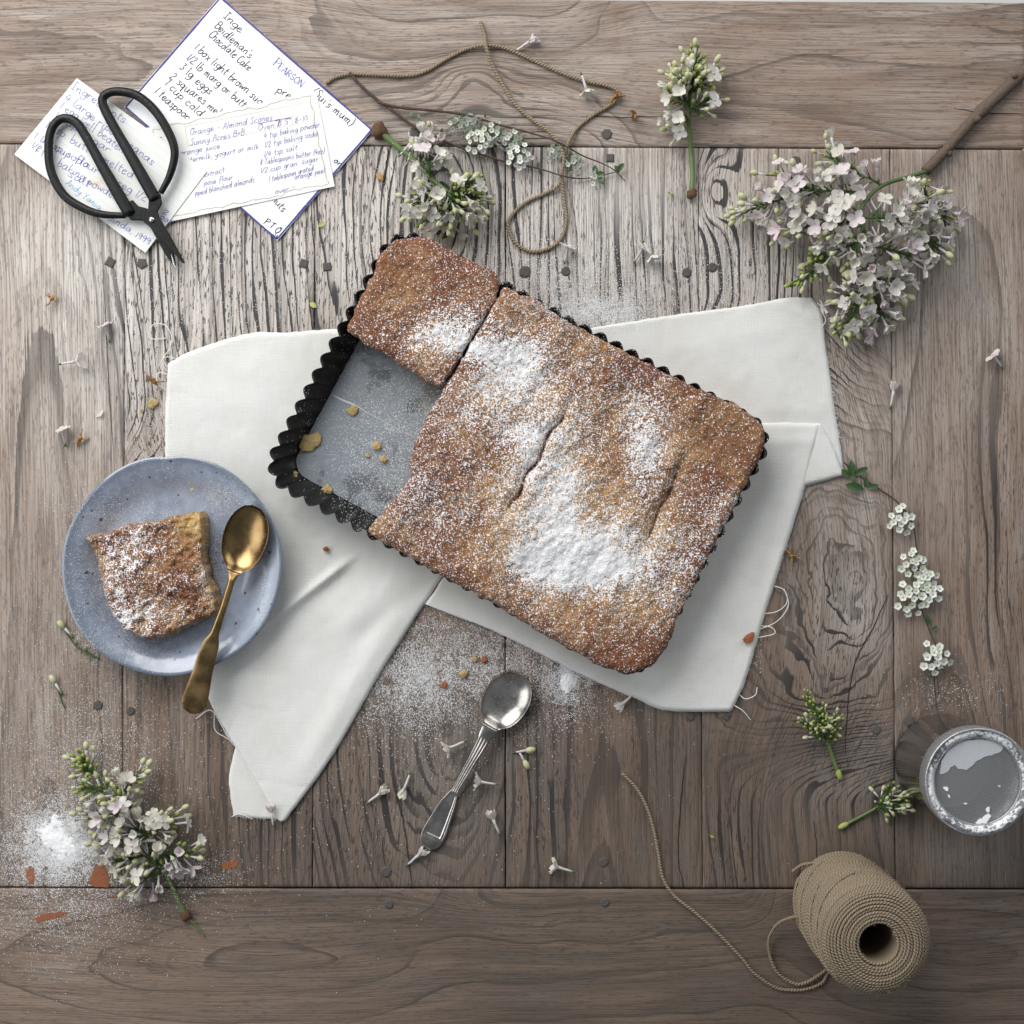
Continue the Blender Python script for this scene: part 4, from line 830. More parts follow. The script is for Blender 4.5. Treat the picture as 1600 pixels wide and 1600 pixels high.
lid = lathe('lid_ring', [(.0372, .0785), (.0385, .080), (.0388, .086), (.0388, HS-.001), (.0384, HS), (.0376, HS+.0002), (.0369, HS-.0007), (.0362, HS-.0040), (.0325, HS-.0046), (.0315, HS-.0030), (.0309, HS-.0032), (.0306, HS-.0062), (.0330, HS-.0072), (.0372, HS-.0072)], M_CHROME, shk, closed=True)
mb = MB(); zr = HS-.0050; rw = .0312; pitch = .00105
for i in range(-29, 30):
    x = i*pitch; L = math.sqrt(max(0, rw*rw-x*x))
    if L < .002: continue
    for ax in (0, 1):
        p0 = [x, -L] if ax == 0 else [-L, x]; p1 = [x, L] if ax == 0 else [L, x]; ca, sa = math.cos(.5), math.sin(.5)
        r = lambda p: [p[0]*ca-p[1]*sa, p[0]*sa+p[1]*ca, zr+(.0002 if ax else 0)]
        mb.tube([r(p0), r(p1)], .00019, 4, cap=False)
ms = mb.obj('mesh_screen', plain('screen_wire', (.36, .37, .38), .5, .4), lid); ms['kind'] = 'stuff'
def cake(name, rr, z, thk, parent, seed, nr=10, n=150):
    """sugar stuck round the sunken rim channel"""
    V = []
    for i in range(nr+1):
        f = i/nr; r = rr[0]+(rr[1]-rr[0])*f
        for j in range(n):
            an = j*2*math.pi/n; am = .42+1.1*max(0, math.cos(an+math.pi*.38))**1.2+.9*fbm(math.cos(an)*4+9, math.sin(an)*4+9, seed)
            h = thk*np.clip(am, -.4, 1.4)*math.sin(math.pi*f)**.7+.0014*fbm(math.cos(an)*30*r/.03+50, math.sin(an)*30*r/.03+50, seed+3)
            V.append((r*math.cos(an), r*math.sin(an), z+h-.0004))
    mb = MB(); mb.add(V, [(i*n+j, (i+1)*n+j, (i+1)*n+(j+1) % n, i*n+(j+1) % n) for i in range(nr) for j in range(n)]); return mb.obj(name, M_CAKE, parent)
M_CAKE = NT('mottled_caked_sugar'); _c = M_CAKE.objco(); _f = M_CAKE.noise(_c, 420, 4, .65); _k = M_CAKE.noise(_c, 45, 2); _m = M_CAKE.mr(M_CAKE.math('ADD', _f, M_CAKE.math('MULTIPLY', M_CAKE.math('SUBTRACT', _k, .5), .7)), .42, .56)
M_CAKE.set(Base_Color=M_CAKE.mix(_m, (.20, .20, .21), (.84, .845, .86)), Roughness=.8, Normal=M_CAKE.bump(_f, .0016)); M_CAKE = M_CAKE.mat
cake('caked_sugar', (.0318, .0384), HS-.0030, .0044, lid, 4)
# sugar clogging part of the screen, and the sugar left inside
def flat_patch(name, pts, z, thk, mat, parent, off, seed=0):
    q = smooth_line(pts+[pts[0]], 120)[:-1]; q = q+np.stack([fbm(q[:, 0]/4, q[:, 1]/4, seed), fbm(q[:, 1]/4, q[:, 0]/4, seed+1)], 1)*6
    mb = MB(); mb.prism([(P(*p, z)-off)[:2] for p in q], z-thk-off[2], z-off[2]); return mb.obj(name, mat, parent, smooth=False)
SO = np.array([SC[0], SC[1], 0]); zc_ = zr+.0007
M_CLOG = plain('clogged_sugar', (.46, .48, .51), .85, var=.25, vscale=1400)
flat_patch('clogged_patch', [(1467, 1210), (1476, 1180), (1500, 1160), (1540, 1155), (1566, 1166), (1560, 1176), (1530, 1188), (1508, 1204), (1490, 1196), (1478, 1208)], zc_, .0007, M_CLOG, lid, SO, 3)
for pts in [[(1523, 1286), (1534, 1279), (1546, 1272), (1545, 1283), (1530, 1288)], [(1541, 1262), (1547, 1261), (1546, 1269), (1541, 1269)], [(1476, 1228), (1482, 1230), (1480, 1235), (1474, 1232)], [(1480, 1243), (1485, 1242), (1484, 1247)], [(1558, 1226), (1563, 1228), (1560, 1230)], [(1506, 1254), (1511, 1255), (1508, 1258)]]:
    flat_patch('sugar_flake', pts, zc_+.0002, .0007, M_SUGAR, lid, SO, 5)
lathe('sugar_inside', [(0, .022), (.02, .021), (.0338, .018), (.0338, .010), (0, .010)], plain('packed_sugar', (.8, .8, .82), .9), shk, 48)
# ================================================================ twine
def twine_material():
    n = NT('jute_twine'); L, cx, cy = n.sep(n.attr('tw'))[:3]
    ang = n.math('ARCTAN2', cy, cx); st = n.math('SINE', n.math('ADD', n.math('MULTIPLY', L, 2.6), n.math('MULTIPLY', ang, 2.0)))
    c = n.objco(); f = n.noise(c, 1800, 2); b = n.noise(c, 70, 2)
    col = n.mix(n.mr(st, -.8, .6), (.185, .145, .100), (.315, .252, .178)); col = n.mix(n.mr(b, .35, .7, 0, .5), col, (.24, .188, .13)); col = n.mix(n.mr(f, .52, .68, 0, .5), col, (.46, .375, .27))
    n.set(Base_Color=col, Roughness=.85, Specular_IOR_Level=.2, Normal=n.bump(n.math('ADD', st, n.math('MULTIPLY', f, .8)), .0004, .8)); return n.mat
M_TWINE = twine_material(); M_FUZZ = plain('jute_fibre', (.46, .37, .26), .8)
def fuzz(mb, pts, n, rg, ln=.0022, r=.00006, rad=.0009):
    for i in range(n):
        k = rg.integers(0, len(pts)-1); p = pts[k]+(pts[k+1]-pts[k])*rg.random(); d = rg.normal(0, 1, 3); d[2] = abs(d[2])*.5; d /= np.linalg.norm(d)
        t = pts[k+1]-pts[k]; t /= np.linalg.norm(t)+1e-9; e = p+d*rad; d2 = d*.5+t*rg.normal(0, .8); mb.tube([e-d*.0004, e+d2*ln*.5, e+d2*ln+rg.normal(0, .0003, 3)], r, 3, cap=False)
tp = [(509, 131, .0016), (522, 122, .0016), (546, 116, .0016), (590, 117, .0016), (640, 118, .0016), (668, 110, .0016), (698, 92, .0016), (728, 77, .0020), (756, 71, .0036), (785, 74, .0020), (815, 86, .0016), (850, 102, .0016), (888, 118, .0018), (915, 127, .0016), (945, 133, .0020), (965, 141, .0030), (966, 152, .0030), (952, 165, .0020), (925, 181, .0016), (902, 200, .0016), (889, 221, .0040),
      (881, 250, .0040), (878, 280, .0040), (882, 315, .0020), (885, 345, .0016), (877, 372, .0016), (858, 388, .0016), (830, 393, .0016), (806, 380, .0016), (794, 354, .0016), (800, 336, .0016), (822, 316, .0016), (850, 303, .0018), (872, 290, .0036), (878, 270, .0044), (881, 245, .0060), (872, 222, .0060), (856, 204, .0040), (828, 184, .0020), (806, 164, .0016), (792, 143, .0016), (780, 122, .0018), (768, 98, .0030), (760, 74, .0052), (757, 55, .0030), (751, 34, .0016)]
q = smooth_line(np.array([(a, b, c*10000) for a, b, c in tp]), 420); pw = PX(q[:, 0], q[:, 1], q[:, 2]/10000)
tw = empty('twine', P(751, 34, 0)); tag(tw, 'loose looped length of jute twine between the cards and the lilac', 'twine'); mb = MB()
mb.tube(pw-np.array(tw.location), .00145, 7); mb.obj('strand', M_TWINE, tw, attr='tw')
mb = MB(); fuzz(mb, pw-np.array(tw.location), 420, np.random.default_rng(3), rad=.0014); mb.obj('stray_fibres', M_FUZZ, tw)['kind'] = 'stuff'

# ---------------------------------------------------------------- twine spool
HSP = .122; SB = P(1374, 1476, HSP); sp = empty('twine_spool', (SB[0], SB[1], 0)); tag(sp, 'upright spool of brown jute twine with a long loose tail', 'twine spool')
RO = lambda z: .0375+.0018*math.sin(math.pi*z/HSP)
body = [(.0138, .0006), (.034, .0006), (RO(.004)-.0012, .003)]+[(RO(z)-.0012, z) for z in np.linspace(.01, HSP-.016, 12)]+[(.0362, HSP-.010), (.0325, HSP-.0045), (.028, HSP-.0026), (.020, HSP-.0020), (.0150, HSP-.0024), (.0138, HSP-.005), (.0136, .02)]
lathe('wound_core', body, plain('shaded_jute', (.20, .155, .105), .9, var=.3, vscale=900), sp, 64, closed=True)
turns = 66; N = turns*44; t = np.linspace(0, 1, N); zz = .003+(HSP-.018)*t; an = t*turns*2*math.pi; rg = np.random.default_rng(5)
rr = np.array([RO(z) for z in zz])-.0006+.0011*np.array([fbm(a/9, z*90, 4, 2) for a, z in zip(an, zz)]); zz2 = zz+.0020*np.array([fbm(a/5, z*40+7, 14, 2) for a, z in zip(an, zz)])
hx = np.stack([rr*np.cos(an), rr*np.sin(an), zz2], 1); mb = MB(); mb.tube(hx, .00115, 5)
# top face: spiral over the shoulder to the hole
T2 = 15; N2 = T2*44; t = np.linspace(0, 1, N2); an2 = t*T2*2*math.pi+.7; pr_ = smooth_line(np.array([(.0378, HSP-.017), (.0374, HSP-.0125), (.0355, HSP-.0080), (.0325, HSP-.0042), (.028, HSP-.0018), (.022, HSP-.0010), (.0165, HSP-.0012), (.0142, HSP-.0028)]), 200)
r2 = np.interp(t, np.linspace(0, 1, 200), pr_[:, 0])+.0013*fbm(an2/4, t*20, 6, 2); z2_ = np.interp(t, np.linspace(0, 1, 200), pr_[:, 1])+.0016*fbm(an2/3, t*30+4, 8, 2)
hx2 = np.stack([r2*np.cos(an2), r2*np.sin(an2), z2_], 1); mb.tube(hx2, .00122, 5)
wd = mb.obj('winding', M_TWINE, sp, attr='tw')
for k, (a0, a1, z0, z1_) in enumerate([(1.9, 4.6, .02, .07), (2.3, 4.2, .06, .108), (1.6, 3.9, .075, .112), (2.5, 4.8, .005, .045)]):
    t = np.linspace(0, 1, 60); a = a0+(a1-a0)*t; z = z0+(z1_-z0)*t; r = np.array([RO(x) for x in z])+.0009-np.where((t < .06) | (t > .94), .0014, 0)
    mb = MB(); mb.tube(np.stack([r*np.cos(a), r*np.sin(a), z], 1), .0011, 6); mb.obj('crossing_strand', M_TWINE, sp, attr='tw')
OFF = np.array([SB[0], SB[1], 0])
tail = [(1352, 1520, .0016), (1300, 1517, .0016), (1285, 1535, .0016), (1262, 1545, .0016), (1235, 1547, .0016), (1210, 1542, .0016), (1178, 1520, .0016), (1160, 1498, .0016), (1120, 1456, .0016), (1085, 1425, .0016), (1054, 1400, .0020), (1036, 1372, .0016), (1028, 1330, .0016), (1020, 1290, .0016), (1008, 1255, .0016), (993, 1230, .0016), (972, 1208, .0016)]
tail2 = [(1252, 1432, .030), (1236, 1434, .026), (1215, 1444, .016), (1202, 1466, .007), (1203, 1492, .003), (1214, 1518, .0018), (1235, 1534, .0020), (1255, 1537, .0028), (1282, 1522, .0030), (1310, 1500, .0016)]
top_ = [(1238, 1362, .004), (1255, 1351, .008), (1285, 1348, .014), (1315, 1350, .020), (1345, 1360, .024), (1356, 1352, .020), (1365, 1349, .014)]
mbf = MB()
for pl in (tail, tail2, top_):
    q = smooth_line(np.array([(a, b, c*5000) for a, b, c in pl]), 220); pw = PX(q[:, 0], q[:, 1], q[:, 2]/5000)-OFF; mb = MB(); mb.tube(pw, .00125, 7); mb.obj('loose_strand', M_TWINE, sp, attr='tw'); fuzz(mbf, pw, 130, rg, rad=.0012)
fuzz(mbf, hx, 1800, rg, .004, rad=.0011); fuzz(mbf, hx2, 900, rg, .0035, rad=.0011); mbf.obj('stray_fibres', M_FUZZ, sp)['kind'] = 'stuff'

# ================================================================ flowers
PW = petal('white_lilac_petal', (.76, .74, .70), (.66, .63, .55)); PP = petal('pink_lilac_petal', (.70, .585, .61), (.74, .69, .68)); PC_ = petal('cream_bud_petal', (.66, .66, .44), (.56, .58, .33)); TUBE = petal('lilac_tube', (.60, .56, .60), (.66, .64, .62), .15)
GB = petal('green_bud', (.24, .32, .075), (.40, .44, .14), .12); GS = plain('green_stalk', (.060, .115, .028), .5, var=.35, vscale=500); GL_ = plain('leaf_green', (.040, .085, .026), .45, var=.4, vscale=300)
BARK = plain('brown_bark', (.105, .072, .052), .75, var=.45, vscale=420, bump=.0008); TWIG = plain('dark_twig', (.060, .036, .027), .7, var=.4, vscale=700); DRY = petal('dried_petal', (.30, .14, .045), (.44, .25, .09), .15)
PWS = petal('spirea_petal', (.82, .83, .82), (.74, .77, .72), .2); GCEN = plain('flower_centre', (.38, .45, .10), .6); CUT = plain('cut_stem_end', (.10, .05, .022), .8, var=.5, vscale=900)
def petal_grid(L, W, lift, cup, curl, ang, nu=6, nv=5, notch=0.0):
    r = np.linspace(0, 1, nu)[:, None]; s_ = np.linspace(-1, 1, nv)[None, :]
    w = W*np.sin(np.pi*np.clip(.08+.84*r**1.25, 0, 1))**.75; x = L*r-notch*L*r**4*(1-np.abs(s_))*.0+0*s_; y = w*s_
    z = L*(lift*r-curl*r**2)+cup*W*(s_**2)*r
    ca, sa = math.cos(ang), math.sin(ang); return np.stack([x*ca-y*sa, x*sa+y*ca, z+0*x], -1)
def floret_mesh(name, kind, seed, pet=0):
    rg = np.random.default_rng(seed); mb = MB(); mats = [(PW, PP)[pet], TUBE, GS]
    L = .0062*rg.uniform(.9, 1.12); W = .0031
    lift, cup, curl = {'open': (.22, .32, .14), 'cup': (.85, .45, .25), 'half': (2.2, .55, .6)}[kind]
    for k in range(4):
        a = k*math.pi/2+rg.normal(0, .12); l = L*rg.uniform(.9, 1.08)*(1 if kind != 'half' else .55)
        mb.grid(petal_grid(l, W*rg.uniform(.9, 1.1), lift+rg.normal(0, .12), cup, curl+rg.normal(0, .08), a), 0)
    TL = .0105; mb.tube([[0, 0, .0004], [0, 0, -.003], [.0004, 0, -.007], [.0003, 0, -TL]], [.00125, .00085, .00075, .00060], 6, 1)
    mb.tube([[.0003, 0, -TL+.001], [.0002, 0, -TL-.0012]], [.0009, .0005], 6, 2); return mb.mesh(name, mats)
def bud_mesh(name, seed, green):
    rg = np.random.default_rng(seed); mb = MB()
    if green: mb.ball((0, 0, 0), .0018, 0, 4, 6, (1, 1, 1.5)); mb.tube([[0, 0, -.002], [0, 0, -.0055]], [.0008, .0005], 5, 1); return mb.mesh(name, [GB, GS])
    mb.ball((0, 0, .0012), .0025, 0, 4, 6, (1, 1, 1.45)); mb.tube([[0, 0, -.001], [0, 0, -.006], [0, 0, -.0095]], [.0011, .0008, .0006], 6, 1); mb.tube([[0, 0, -.0085], [0, 0, -.011]], [.0009, .0005], 5, 2); return mb.mesh(name, [PC_, TUBE, GS])
FW = [floret_mesh('floret', k, i, 0) for i, k in enumerate(['open', 'cup', 'half', 'cup', 'open', 'half'])]; FP = [floret_mesh('floret', k, 10+i, 1) for i, k in enumerate(['cup', 'open', 'half'])]
BC = [bud_mesh('bud', 1, False)]; BG = [bud_mesh('bud', 2, True)]
def place(me, name, parent, p, d, roll, scale, off):
    o = link(name, me, parent); o.rotation_mode = 'QUATERNION'; o.location = Vector(p-off)
    o.rotation_quaternion = Vector(d).to_track_quat('Z', 'Y') @ Quaternion((0, 0, 1), roll); o.scale = (scale,)*3; return o
def floor_z(me, d, roll, scale):
    M = (Vector(d).to_track_quat('Z', 'Y') @ Quaternion((0, 0, 1), roll)).to_matrix(); vz = np.array([v.co for v in me.vertices]) @ np.array(M)[2]; return -vz.min()*scale
def raceme(root, off, base, tip, n, mix, rg, stalks, length=.0115, spread=1.0, size=1.0, up=.35, zmin=.001):
    """base/tip: (u,v,h). mix: weights open-white, open-pink, cream bud, green bud near base; buds take over towards the tip"""
    b = P(*base); t = P(*tip); ax = t-b; L = np.linalg.norm(ax); ax /= L
    mid = (b+t)/2+np.array([0, 0, .004]); path = smooth_line(np.array([b, mid, t]), 14); stalks.tube(path-off, np.linspace(.0011, .0006, 14), 6)
    e1 = np.cross(ax, [0, 0, 1]); e1 /= np.linalg.norm(e1)+1e-9; e2 = np.cross(e1, ax)
    for i in range(n):
        s_ = (i+rg.random())/n; s_ = .12+.92*s_; k = min(13, int(s_*13)); p0 = path[k]; ph = i*2.4+rg.normal(0, .4)
        rad = np.cos(ph)*e1+np.sin(ph)*e2
        d = rad*spread*(1.05-.45*s_)+ax*(.35+.9*s_**2)+np.array([0, 0, up]); d /= np.linalg.norm(d)
        if p0[2]+d[2]*length*1.6 < zmin+.002: d[2] = abs(d[2])*.3; d /= np.linalg.norm(d)
        w = np.array(mix, float).copy(); f = sstep(.45, 1.0, s_); w = w*np.array([1-.85*f, 1-.9*f, 1+.6*f, 1+2.2*f]); w /= w.sum(); c = rg.choice(4, p=w)
        pl = rg.uniform(.002, .008)*size; q = p0+d*pl; stalks.tube(np.array([p0, p0+d*pl*.5+np.array([0, 0, .0006]), q])-off, .00050, 4, cap=False)
        for _ in range(2):
            e = d+rg.normal(0, .5, 3); e /= np.linalg.norm(e); e[2] = max(e[2], -.2); stalks.tube(np.array([p0, p0+e*rg.uniform(.003, .008)*size])-off, .00036, 3, cap=False)
        sc_ = size*rg.uniform(.85, 1.12)
        dd = d+rg.normal(0, .22, 3); dd[2] += .12; dd /= np.linalg.norm(dd); tl = (.0105 if c < 2 else .010 if c == 2 else .0045)*sc_
        hd = q+dd*tl
        if hd[2] < zmin+.004*sc_: hd[2] = zmin+.004*sc_
        me = (FW, FP, BC, BG)[c]; me = me[rg.integers(len(me))]
        place(me, 'floret' if c < 2 else 'bud', root, hd, dd, rg.uniform(0, 6.28), sc_*(1 if c < 2 else rg.uniform(.75, 1.1)), off)
def root_at(name, u, v, label, cat, group=None):
    o = empty(name, P(u, v, 0)); tag(o, label, cat, group); return o, np.array(o.location)
# --- large lilac branch
rg = np.random.default_rng(21)
r_, off = root_at('lilac_branch', 1440, 270, 'large flowering branch of pale pink and white lilac on a thick brown stem', 'lilac')
q = smooth_line([(1640, 75, 50), (1600, 112, 46), (1545, 163, 40), (1525, 182, 42), (1480, 232, 44), (1446, 268, 50)], 60); mb = MB()
rad = np.interp(np.linspace(0, 1, 60), [0, .45, .52, .56, 1], [.0052, .0046, .0056, .0044, .0042]); mb.tube(PX(q[:, 0], q[:, 1], .0001*q[:, 2]+.0008)-off, rad, 10)
for (u, v, h, r) in [(1527, 186, .009, .0030), (1483, 240, .006, .0028), (1585, 118, .010, .0026), (1470, 228, .006, .0018)]: mb.ball(P(u, v, h)-off, r, nu=8, nv=6)
mb.obj('stem', BARK, r_)
st = MB(); q = smooth_line([(1446, 268, 12), (1425, 275, 18), (1385, 287, 26), (1360, 305, 30), (1345, 332, 34), (1352, 372, 32), (1362, 400, 28)], 40); st.tube(PX(q[:, 0], q[:, 1], .001*q[:, 2])-off, np.linspace(.0017, .0012, 40), 7)
for base, tip, n, mix, up in [((1378, 290, .026), (1338, 272, .022), 5, (2, 3, 1, .3), .5), ((1338, 272, .022), (1300, 248, .014), 11, (2, 3, 2, .8), .3), ((1345, 300, .026), (1250, 300, .02), 15, (3, 3, 1, .3), .4), ((1262, 300, .018), (1165, 330, .010), 22, (2, 2, 2, 1.2), .25), ((1280, 305, .02), (1215, 275, .012), 12, (2, 2, 2, .8), .3),
                              ((1345, 330, .034), (1300, 360, .026), 15, (5, 2, 1, .2), .55), ((1330, 345, .028), (1262, 350, .020), 15, (4, 2, 1.2, .3), .4), ((1270, 355, .016), (1228, 362, .009), 9, (2, 3, 1, .3), .25), ((1350, 350, .034), (1330, 400, .026), 12, (5, 1.5, .8, .2), .5), ((1352, 340, .034), (1410, 345, .026), 16, (6, 1, 1, .2), .5),
                              ((1400, 330, .026), (1440, 315, .018), 12, (5, 1, 1.5, .4), .4), ((1440, 275, .014), (1445, 315, .012), 9, (2, 1, 2, .6), .25), ((1445, 300, .014), (1475, 345, .010), 11, (3, 2, 2, .6), .25), ((1420, 350, .022), (1465, 390, .013), 12, (4, 2, 2, .4), .3), ((1365, 385, .03), (1420, 400, .020), 11, (4, 3, 1, .3), .4),
                              ((1340, 380, .026), (1280, 400, .014), 12, (3, 1, 2, 1), .3), ((1300, 395, .016), (1250, 440, .009), 16, (.3, .1, .8, 5), .25), ((1362, 398, .028), (1350, 450, .022), 13, (4, 2.5, 1.2, .3), .45), ((1355, 430, .022), (1400, 450, .013), 12, (4, 2, 1.5, .3), .3), ((1350, 445, .02), (1318, 470, .013), 10, (3, 2, 2, 1), .3), ((1350, 450, .02), (1320, 515, .010), 17, (2, 1, 2, 2.4), .25), ((1360, 455, .018), (1375, 492, .010), 10, (4, 2, 1.5, .4), .25)]:
    raceme(r_, off, base, tip, int(n*1.55), mix, rg, st, up=up*.8, size=1.0)
st.obj('stalks', GS, r_)['kind'] = 'stuff'
# --- sprigs
def sprig(name, root_px, label, cat, stem, rad, racs, seed, cutr=.0040, size=1.0, group='lilac sprigs scattered on the table', bark=None):
    rg = np.random.default_rng(seed); r_, off = root_at(name, *root_px, label, cat, group); q = smooth_line(np.array([(a, b, c*1000) for a, b, c in stem]), 36)
    mb = MB(); mb.tube(PX(q[:, 0], q[:, 1], q[:, 2]/1000)-off, np.linspace(rad[0], rad[1], 36), 8); mb.obj('stem', bark or GS2, r_)
    if cutr:
        mb = MB(); c = P(*stem[0])-off; mb.ball(c, cutr, nu=12, nv=8, sc=(1, 1.1, .75)); w = mb.v[0]; mb.v[0] = c+(w-c)*(1+.5*RNG.uniform(-.5, .5, (len(w), 1))); mb.obj('cut_end', CUT, r_)
    st = MB()
    for a in racs: raceme(r_, off, a[0], a[1], int(a[2]*1.9), a[3], rg, st, up=a[4], size=size*(a[5] if len(a) > 5 else .98))
    st.obj('stalks', GS, r_)['kind'] = 'stuff'; return r_
GS2 = plain('fresh_green_stem', (.105, .17, .045), .45, var=.25, vscale=300)
sprig('lilac_sprig', (1081, 300), 'upright green lilac sprig in tight bud with a bare straight stem', 'lilac', [(1081, 303, .004), (1082, 270, .004), (1079, 230, .004), (1076, 185, .006), (1078, 140, .012)], (.0019, .0015),
      [((1077, 175, .008), (1105, 160, .008), 9, (.6, .1, 3, 2), .2), ((1077, 165, .010), (1050, 150, .010), 12, (.6, 0, 3, 3), .2), ((1078, 150, .014), (1060, 125, .014), 14, (1.6, 0, 4, 3), .4), ((1078, 145, .014), (1085, 95, .010), 18, (.4, 0, 2, 6), .3), ((1078, 145, .014), (1105, 120, .010), 13, (.5, 0, 2.5, 4), .3), ((1078, 140, .016), (1082, 125, .018), 12, (2, 0, 4, 2), .6), ((1076, 185, .006), (1062, 198, .005), 5, (1, 0, 3, .5), .2)], 31)
sprig('lilac_sprig', (590, 204), 'cream lilac sprig lying between the card corner and the tin', 'lilac', [(592, 204, .0045), (620, 228, .004), (650, 252, .005), (675, 280, .010), (700, 300, .016)], (.0024, .0016),
      [((655, 256, .006), (672, 225, .008), 7, (4, 1, 1.5, .5), .3), ((672, 275, .012), (668, 248, .012), 6, (5, .5, 1, .2), .5), ((690, 295, .016), (655, 315, .012), 14, (4, .3, 2, 1), .4), ((700, 300, .018), (740, 285, .012), 14, (.6, 0, 3, 3.5), .35), ((700, 300, .018), (742, 312, .010), 14, (.8, 0, 3, 3.5), .3), ((700, 305, .018), (700, 345, .010), 16, (2, 0, 3, 3), .3), ((690, 305, .018), (668, 340, .010), 13, (3, .2, 2, 2), .3), ((700, 303, .018), (725, 335, .010), 13, (1.4, 0, 3, 3), .3)], 32, .0062)
sprig('lilac_sprig', (290, 1432), 'half open white and pink lilac sprig lying in the sugar heap', 'lilac', [(290, 1430, .003), (278, 1405, .004), (258, 1360, .008), (235, 1315, .012), (205, 1270, .012), (165, 1225, .010), (140, 1195, .008)], (.0016, .0010),
      [((150, 1210, .008), (130, 1188, .007), 12, (0, 0, .6, 5), .3), ((175, 1235, .010), (135, 1230, .007), 10, (.8, .2, 1.5, 2.5), .3), ((185, 1245, .011), (215, 1215, .008), 11, (2, .3, 2.5, 1.5), .3), ((205, 1268, .012), (150, 1275, .008), 12, (3, 1.6, 1.5, .6), .3), ((205, 1268, .014), (190, 1245, .014), 10, (3, .2, 2.5, 1.2), .5), ((225, 1295, .013), (265, 1280, .010), 11, (3.5, .8, 1.5, .6), .3), ((225, 1300, .012), (170, 1310, .008), 13, (3, 2, 1.5, .4), .3), ((232, 1310, .013), (215, 1295, .014), 8, (5, .4, 1, .2), .6),
       ((245, 1335, .010), (290, 1330, .008), 11, (2, 2.6, 1.5, .6), .25), ((240, 1330, .010), (190, 1345, .007), 11, (3, 1, 2, .6), .3), ((255, 1360, .008), (215, 1375, .006), 8, (3, 1.4, 1.2, .4), .3), ((250, 1350, .010), (238, 1345, .011), 6, (3, .6, 2, .4), .5)], 33, .0042)
sprig('lilac_sprig', (1308, 1205), 'small green budding sprig on the planks left of the sugar shaker', 'lilac', [(1309, 1206, .002), (1300, 1180, .0025), (1290, 1150, .004), (1278, 1120, .005)], (.0015, .0009),
      [((1290, 1155, .005), (1258, 1130, .005), 11, (0, 0, 1.4, 4), .25, .72), ((1290, 1150, .005), (1262, 1090, .005), 16, (0, 0, .5, 6), .25, .68), ((1290, 1150, .006), (1285, 1115, .008), 10, (0, 0, 1.6, 4), .4, .75), ((1295, 1160, .005), (1306, 1125, .005), 8, (0, 0, 1, 5), .25, .68)], 34, 0, group='small bud sprigs near the shaker')
sprig('lilac_sprig', (1325, 1285), 'small green bud sprig tucked against the base of the sugar shaker', 'lilac', [(1322, 1288, .002), (1345, 1276, .002), (1370, 1262, .003), (1385, 1255, .004)], (.0014, .0008),
      [((1368, 1262, .004), (1412, 1243, .004), 12, (0, 0, 2, 3), .25, .75), ((1370, 1262, .004), (1390, 1232, .005), 8, (0, 0, 2, 3), .3, .7), ((1372, 1262, .004), (1410, 1258, .003), 6, (0, 0, 2, 2), .2, .7)], 35, 0, group='small bud sprigs near the shaker')
for _n, _u, _v, _a in (('lilac_sprig.003', 1311, 1210, -1.3), ('lilac_sprig.004', 1318, 1290, 3.6)):
    _o = bpy.data.objects[_n]; mb = MB(); mb.ball((0, 0, 0), .0026, nu=8, nv=7, sc=(1.9, .9, .8)); w = mb.v[0]; ca, sa = math.cos(_a), math.sin(_a); mb.v[0] = np.stack([w[:, 0]*ca-w[:, 1]*sa, w[:, 0]*sa+w[:, 1]*ca, w[:, 2]], 1)+P(_u, _v, .0022)-np.array(_o.location); mb.obj('stem_tip', GB, _o)
_o = bpy.data.objects['lilac_sprig.002']; mb = MB(); q = smooth_line([(290, 1430, 30), (302, 1442, 18), (321, 1464, 8)], 12); mb.tube(PX(q[:, 0], q[:, 1], q[:, 2]/10000)-np.array(_o.location), np.linspace(.0009, .0003, 12), 5); mb.obj('thin_stalk', GS2, _o)
# --- spirea
def spirea_mesh(seed):
    rg = np.random.default_rng(seed); mb = MB()
    for k in range(5): mb.grid(petal_grid(.0029, .00155, .25, .3, .05, k*2*math.pi/5+rg.normal(0, .08), 4, 3), 0)
    mb.ball((0, 0, .0003), .0009, 1, 6, 4, (1, 1, .6)); mb.tube([[0, 0, 0], [0, 0, -.003]], [.0006, .0003], 4, 2, cap=False); return mb.mesh('blossom', [PWS, GCEN, GS])
SPI = [spirea_mesh(i) for i in range(3)]
def leaf(mb, c, ang, L, W, lift, mi=0):
    r = np.linspace(0, 1, 6)[:, None]; s_ = np.linspace(-1, 1, 4)[None, :]; w = W*np.sin(np.pi*(.04+.96*r))**.9; x = L*r+0*s_; y = w*s_; z = L*lift*np.sin(r*2.2)+.25*w*s_**2; ca, sa = math.cos(ang), math.sin(ang)
    mb.grid(np.stack([x*ca-y*sa, x*sa+y*ca, z+0*x], -1)+c, mi)
def cluster(root, off, u, v, h, rpx, n, rg, st, base, size=1.0, tilt=(0, 0, 1)):
    b = P(*base); c = P(u, v, h); tl = np.array(tilt, float); tl /= np.linalg.norm(tl)
    for i in range(n):
        f = math.sqrt((i+.5)/n); a = i*2.4; x = rpx*S*f*math.cos(a)+rg.normal(0, .0008); y = rpx*S*f*math.sin(a)+rg.normal(0, .0008)
        p = c+np.array([x, y, -.35*rpx*S*f*f]); p[2] = max(p[2], .003); d = np.array([x, y, rpx*S*1.1])+tl*.012; d /= np.linalg.norm(d); d += rg.normal(0, .15, 3); d /= np.linalg.norm(d)
        place(SPI[rg.integers(3)], 'blossom', root, p, d, rg.uniform(0, 6), size*rg.uniform(.88, 1.15), off); st.tube(np.array([b, (b+p)/2-np.array([0, 0, .0008]), p-d*.0022])-off, .00028, 3, cap=False)
rg = np.random.default_rng(51)
